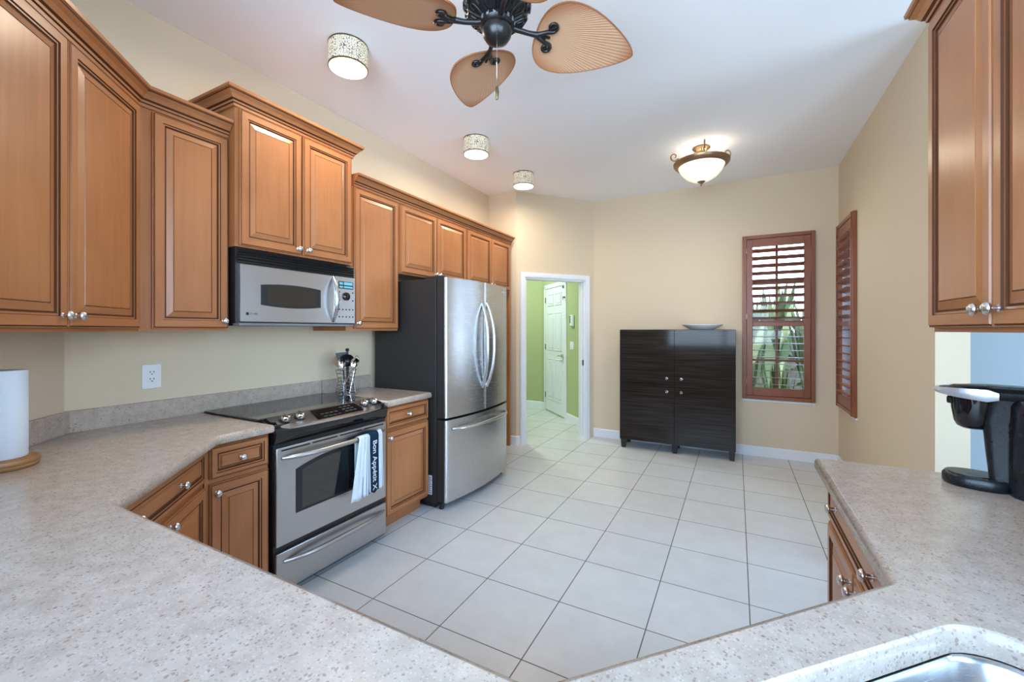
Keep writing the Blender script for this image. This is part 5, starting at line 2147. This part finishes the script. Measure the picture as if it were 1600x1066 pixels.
for deg in (44.0, 133.5, 222.5, 312.0):
    blade_set(deg, 0.035)
mb = MB()
px_, py_ = 0.030, -0.052
mb.tube([(px_, py_, -0.035), (px_, py_, -0.275)], 0.0010, 8)
chain = mb.build('pull_chain', 'chrome', fan)
mb = MB()
mb.lathe([(0.0, -0.330), (0.004, -0.328), (0.006, -0.320), (0.0085, -0.300), (0.006, -0.282), (0.003, -0.276), (0.0, -0.274)], (px_, py_, 0), seg=16)
mb.build('pull_pendant', 'brass', chain)

# ------------------------------------------------------------------ garden seen through the shutters
mb = MB()
mb.box(-1.5, 12, YF + 0.13, 16, -0.25, -0.15)
mb.box(XR + 0.13, 12, 3.54, YF + 0.13, -0.25, -0.15)
struct('ground', mb, 'soil')


def strap_leaf(mb, base, h, lean, az, w, m=0):
    """one long blade: stalk that widens into a leaf and bends over"""
    n = 9
    L, C_, Rr = [], [], []
    for k in range(n + 1):
        u = k / n
        out_ = lean * u ** 1.8
        z = h * (u - 0.18 * lean * u ** 3)
        c = Vector((base[0] + out_ * math.cos(az), base[1] + out_ * math.sin(az), base[2] + z))
        hw = 0.007 + (w * math.sin(math.pi * min(1.0, max(0.0, (u - 0.42) / 0.58))) if u > 0.42 else 0.0)
        if k == n: hw = 0.001
        sd = Vector((-math.sin(az), math.cos(az), 0))
        L.append(c + sd * hw + Vector((0, 0, hw * 0.25)))
        C_.append(c)
        Rr.append(c - sd * hw + Vector((0, 0, hw * 0.25)))
    mb.grid([L, C_, Rr], m=m)


def plant(name, label, loc, n, h, w, spread, mat, group):
    t = thing(name, label, 'plant', loc, random.uniform(0, 6), group)
    for part, frac, mm in (('leaves', 0.7, mat), ('dry_leaves', 0.3, 'leafpale')):
        mb = MB()
        for k in range(int(n * frac)):
            az = random.uniform(0, 2 * math.pi)
            r = random.uniform(0, 0.10)
            strap_leaf(mb, (r * math.cos(az), r * math.sin(az), 0), h * random.uniform(0.6, 1.0), spread * random.uniform(0.3, 1.0), az, w * random.uniform(0.6, 1.0))
        o = mb.build(part, mm, t)
    return t


gp = 'strap-leaved plants outside the far window'
spots = [(0.10, 6.20, 2.15, 0.060, 34), (0.86, 6.25, 2.05, 0.065, 34), (0.46, 7.10, 2.45, 0.075, 36), (1.28, 7.20, 2.5, 0.080, 30), (-0.36, 7.15, 2.45, 0.08, 30)]
for k, (x, y, h, w, n) in enumerate(spots):
    plant('garden_plant', 'green strap-leaved garden plant outside the far window', (x, y, -0.15), n, h, w, 0.34, 'leaf', gp)
gp2 = 'ornamental grasses outside the far window'
for k, (x, y) in enumerate(((0.00, 5.66), (0.41, 5.74), (0.82, 5.66))):
    plant('ornamental_grass', 'low tuft of narrow grass right outside the far window', (x, y, -0.15), 70, 1.15, 0.010, 0.15, 'leaf', gp2)
hedge = thing('hedge', 'dense green hedge behind the strap-leaved plants in the garden', 'hedge', (0.8, 9.4, -0.15))
mb = MB()
for k in range(2600):
    x, y, z = random.uniform(-3.2, 3.2), random.uniform(-0.5, 0.5), random.uniform(0, 1.75) * (1 - 0.06 * random.random())
    a, b_ = random.uniform(0, 6.28), random.uniform(-0.8, 0.8)
    s_ = random.uniform(0.05, 0.10)
    d1_ = Vector((math.cos(a) * math.cos(b_), math.sin(a) * math.cos(b_), math.sin(b_))) * s_
    d2_ = Vector((-math.sin(a), math.cos(a), 0.4)) * s_ * 0.45
    c = Vector((x, y, z))
    mb.face([c - d1_, c + d2_, c + d1_, c - d2_])
mb.build('foliage', 'leaf', hedge)
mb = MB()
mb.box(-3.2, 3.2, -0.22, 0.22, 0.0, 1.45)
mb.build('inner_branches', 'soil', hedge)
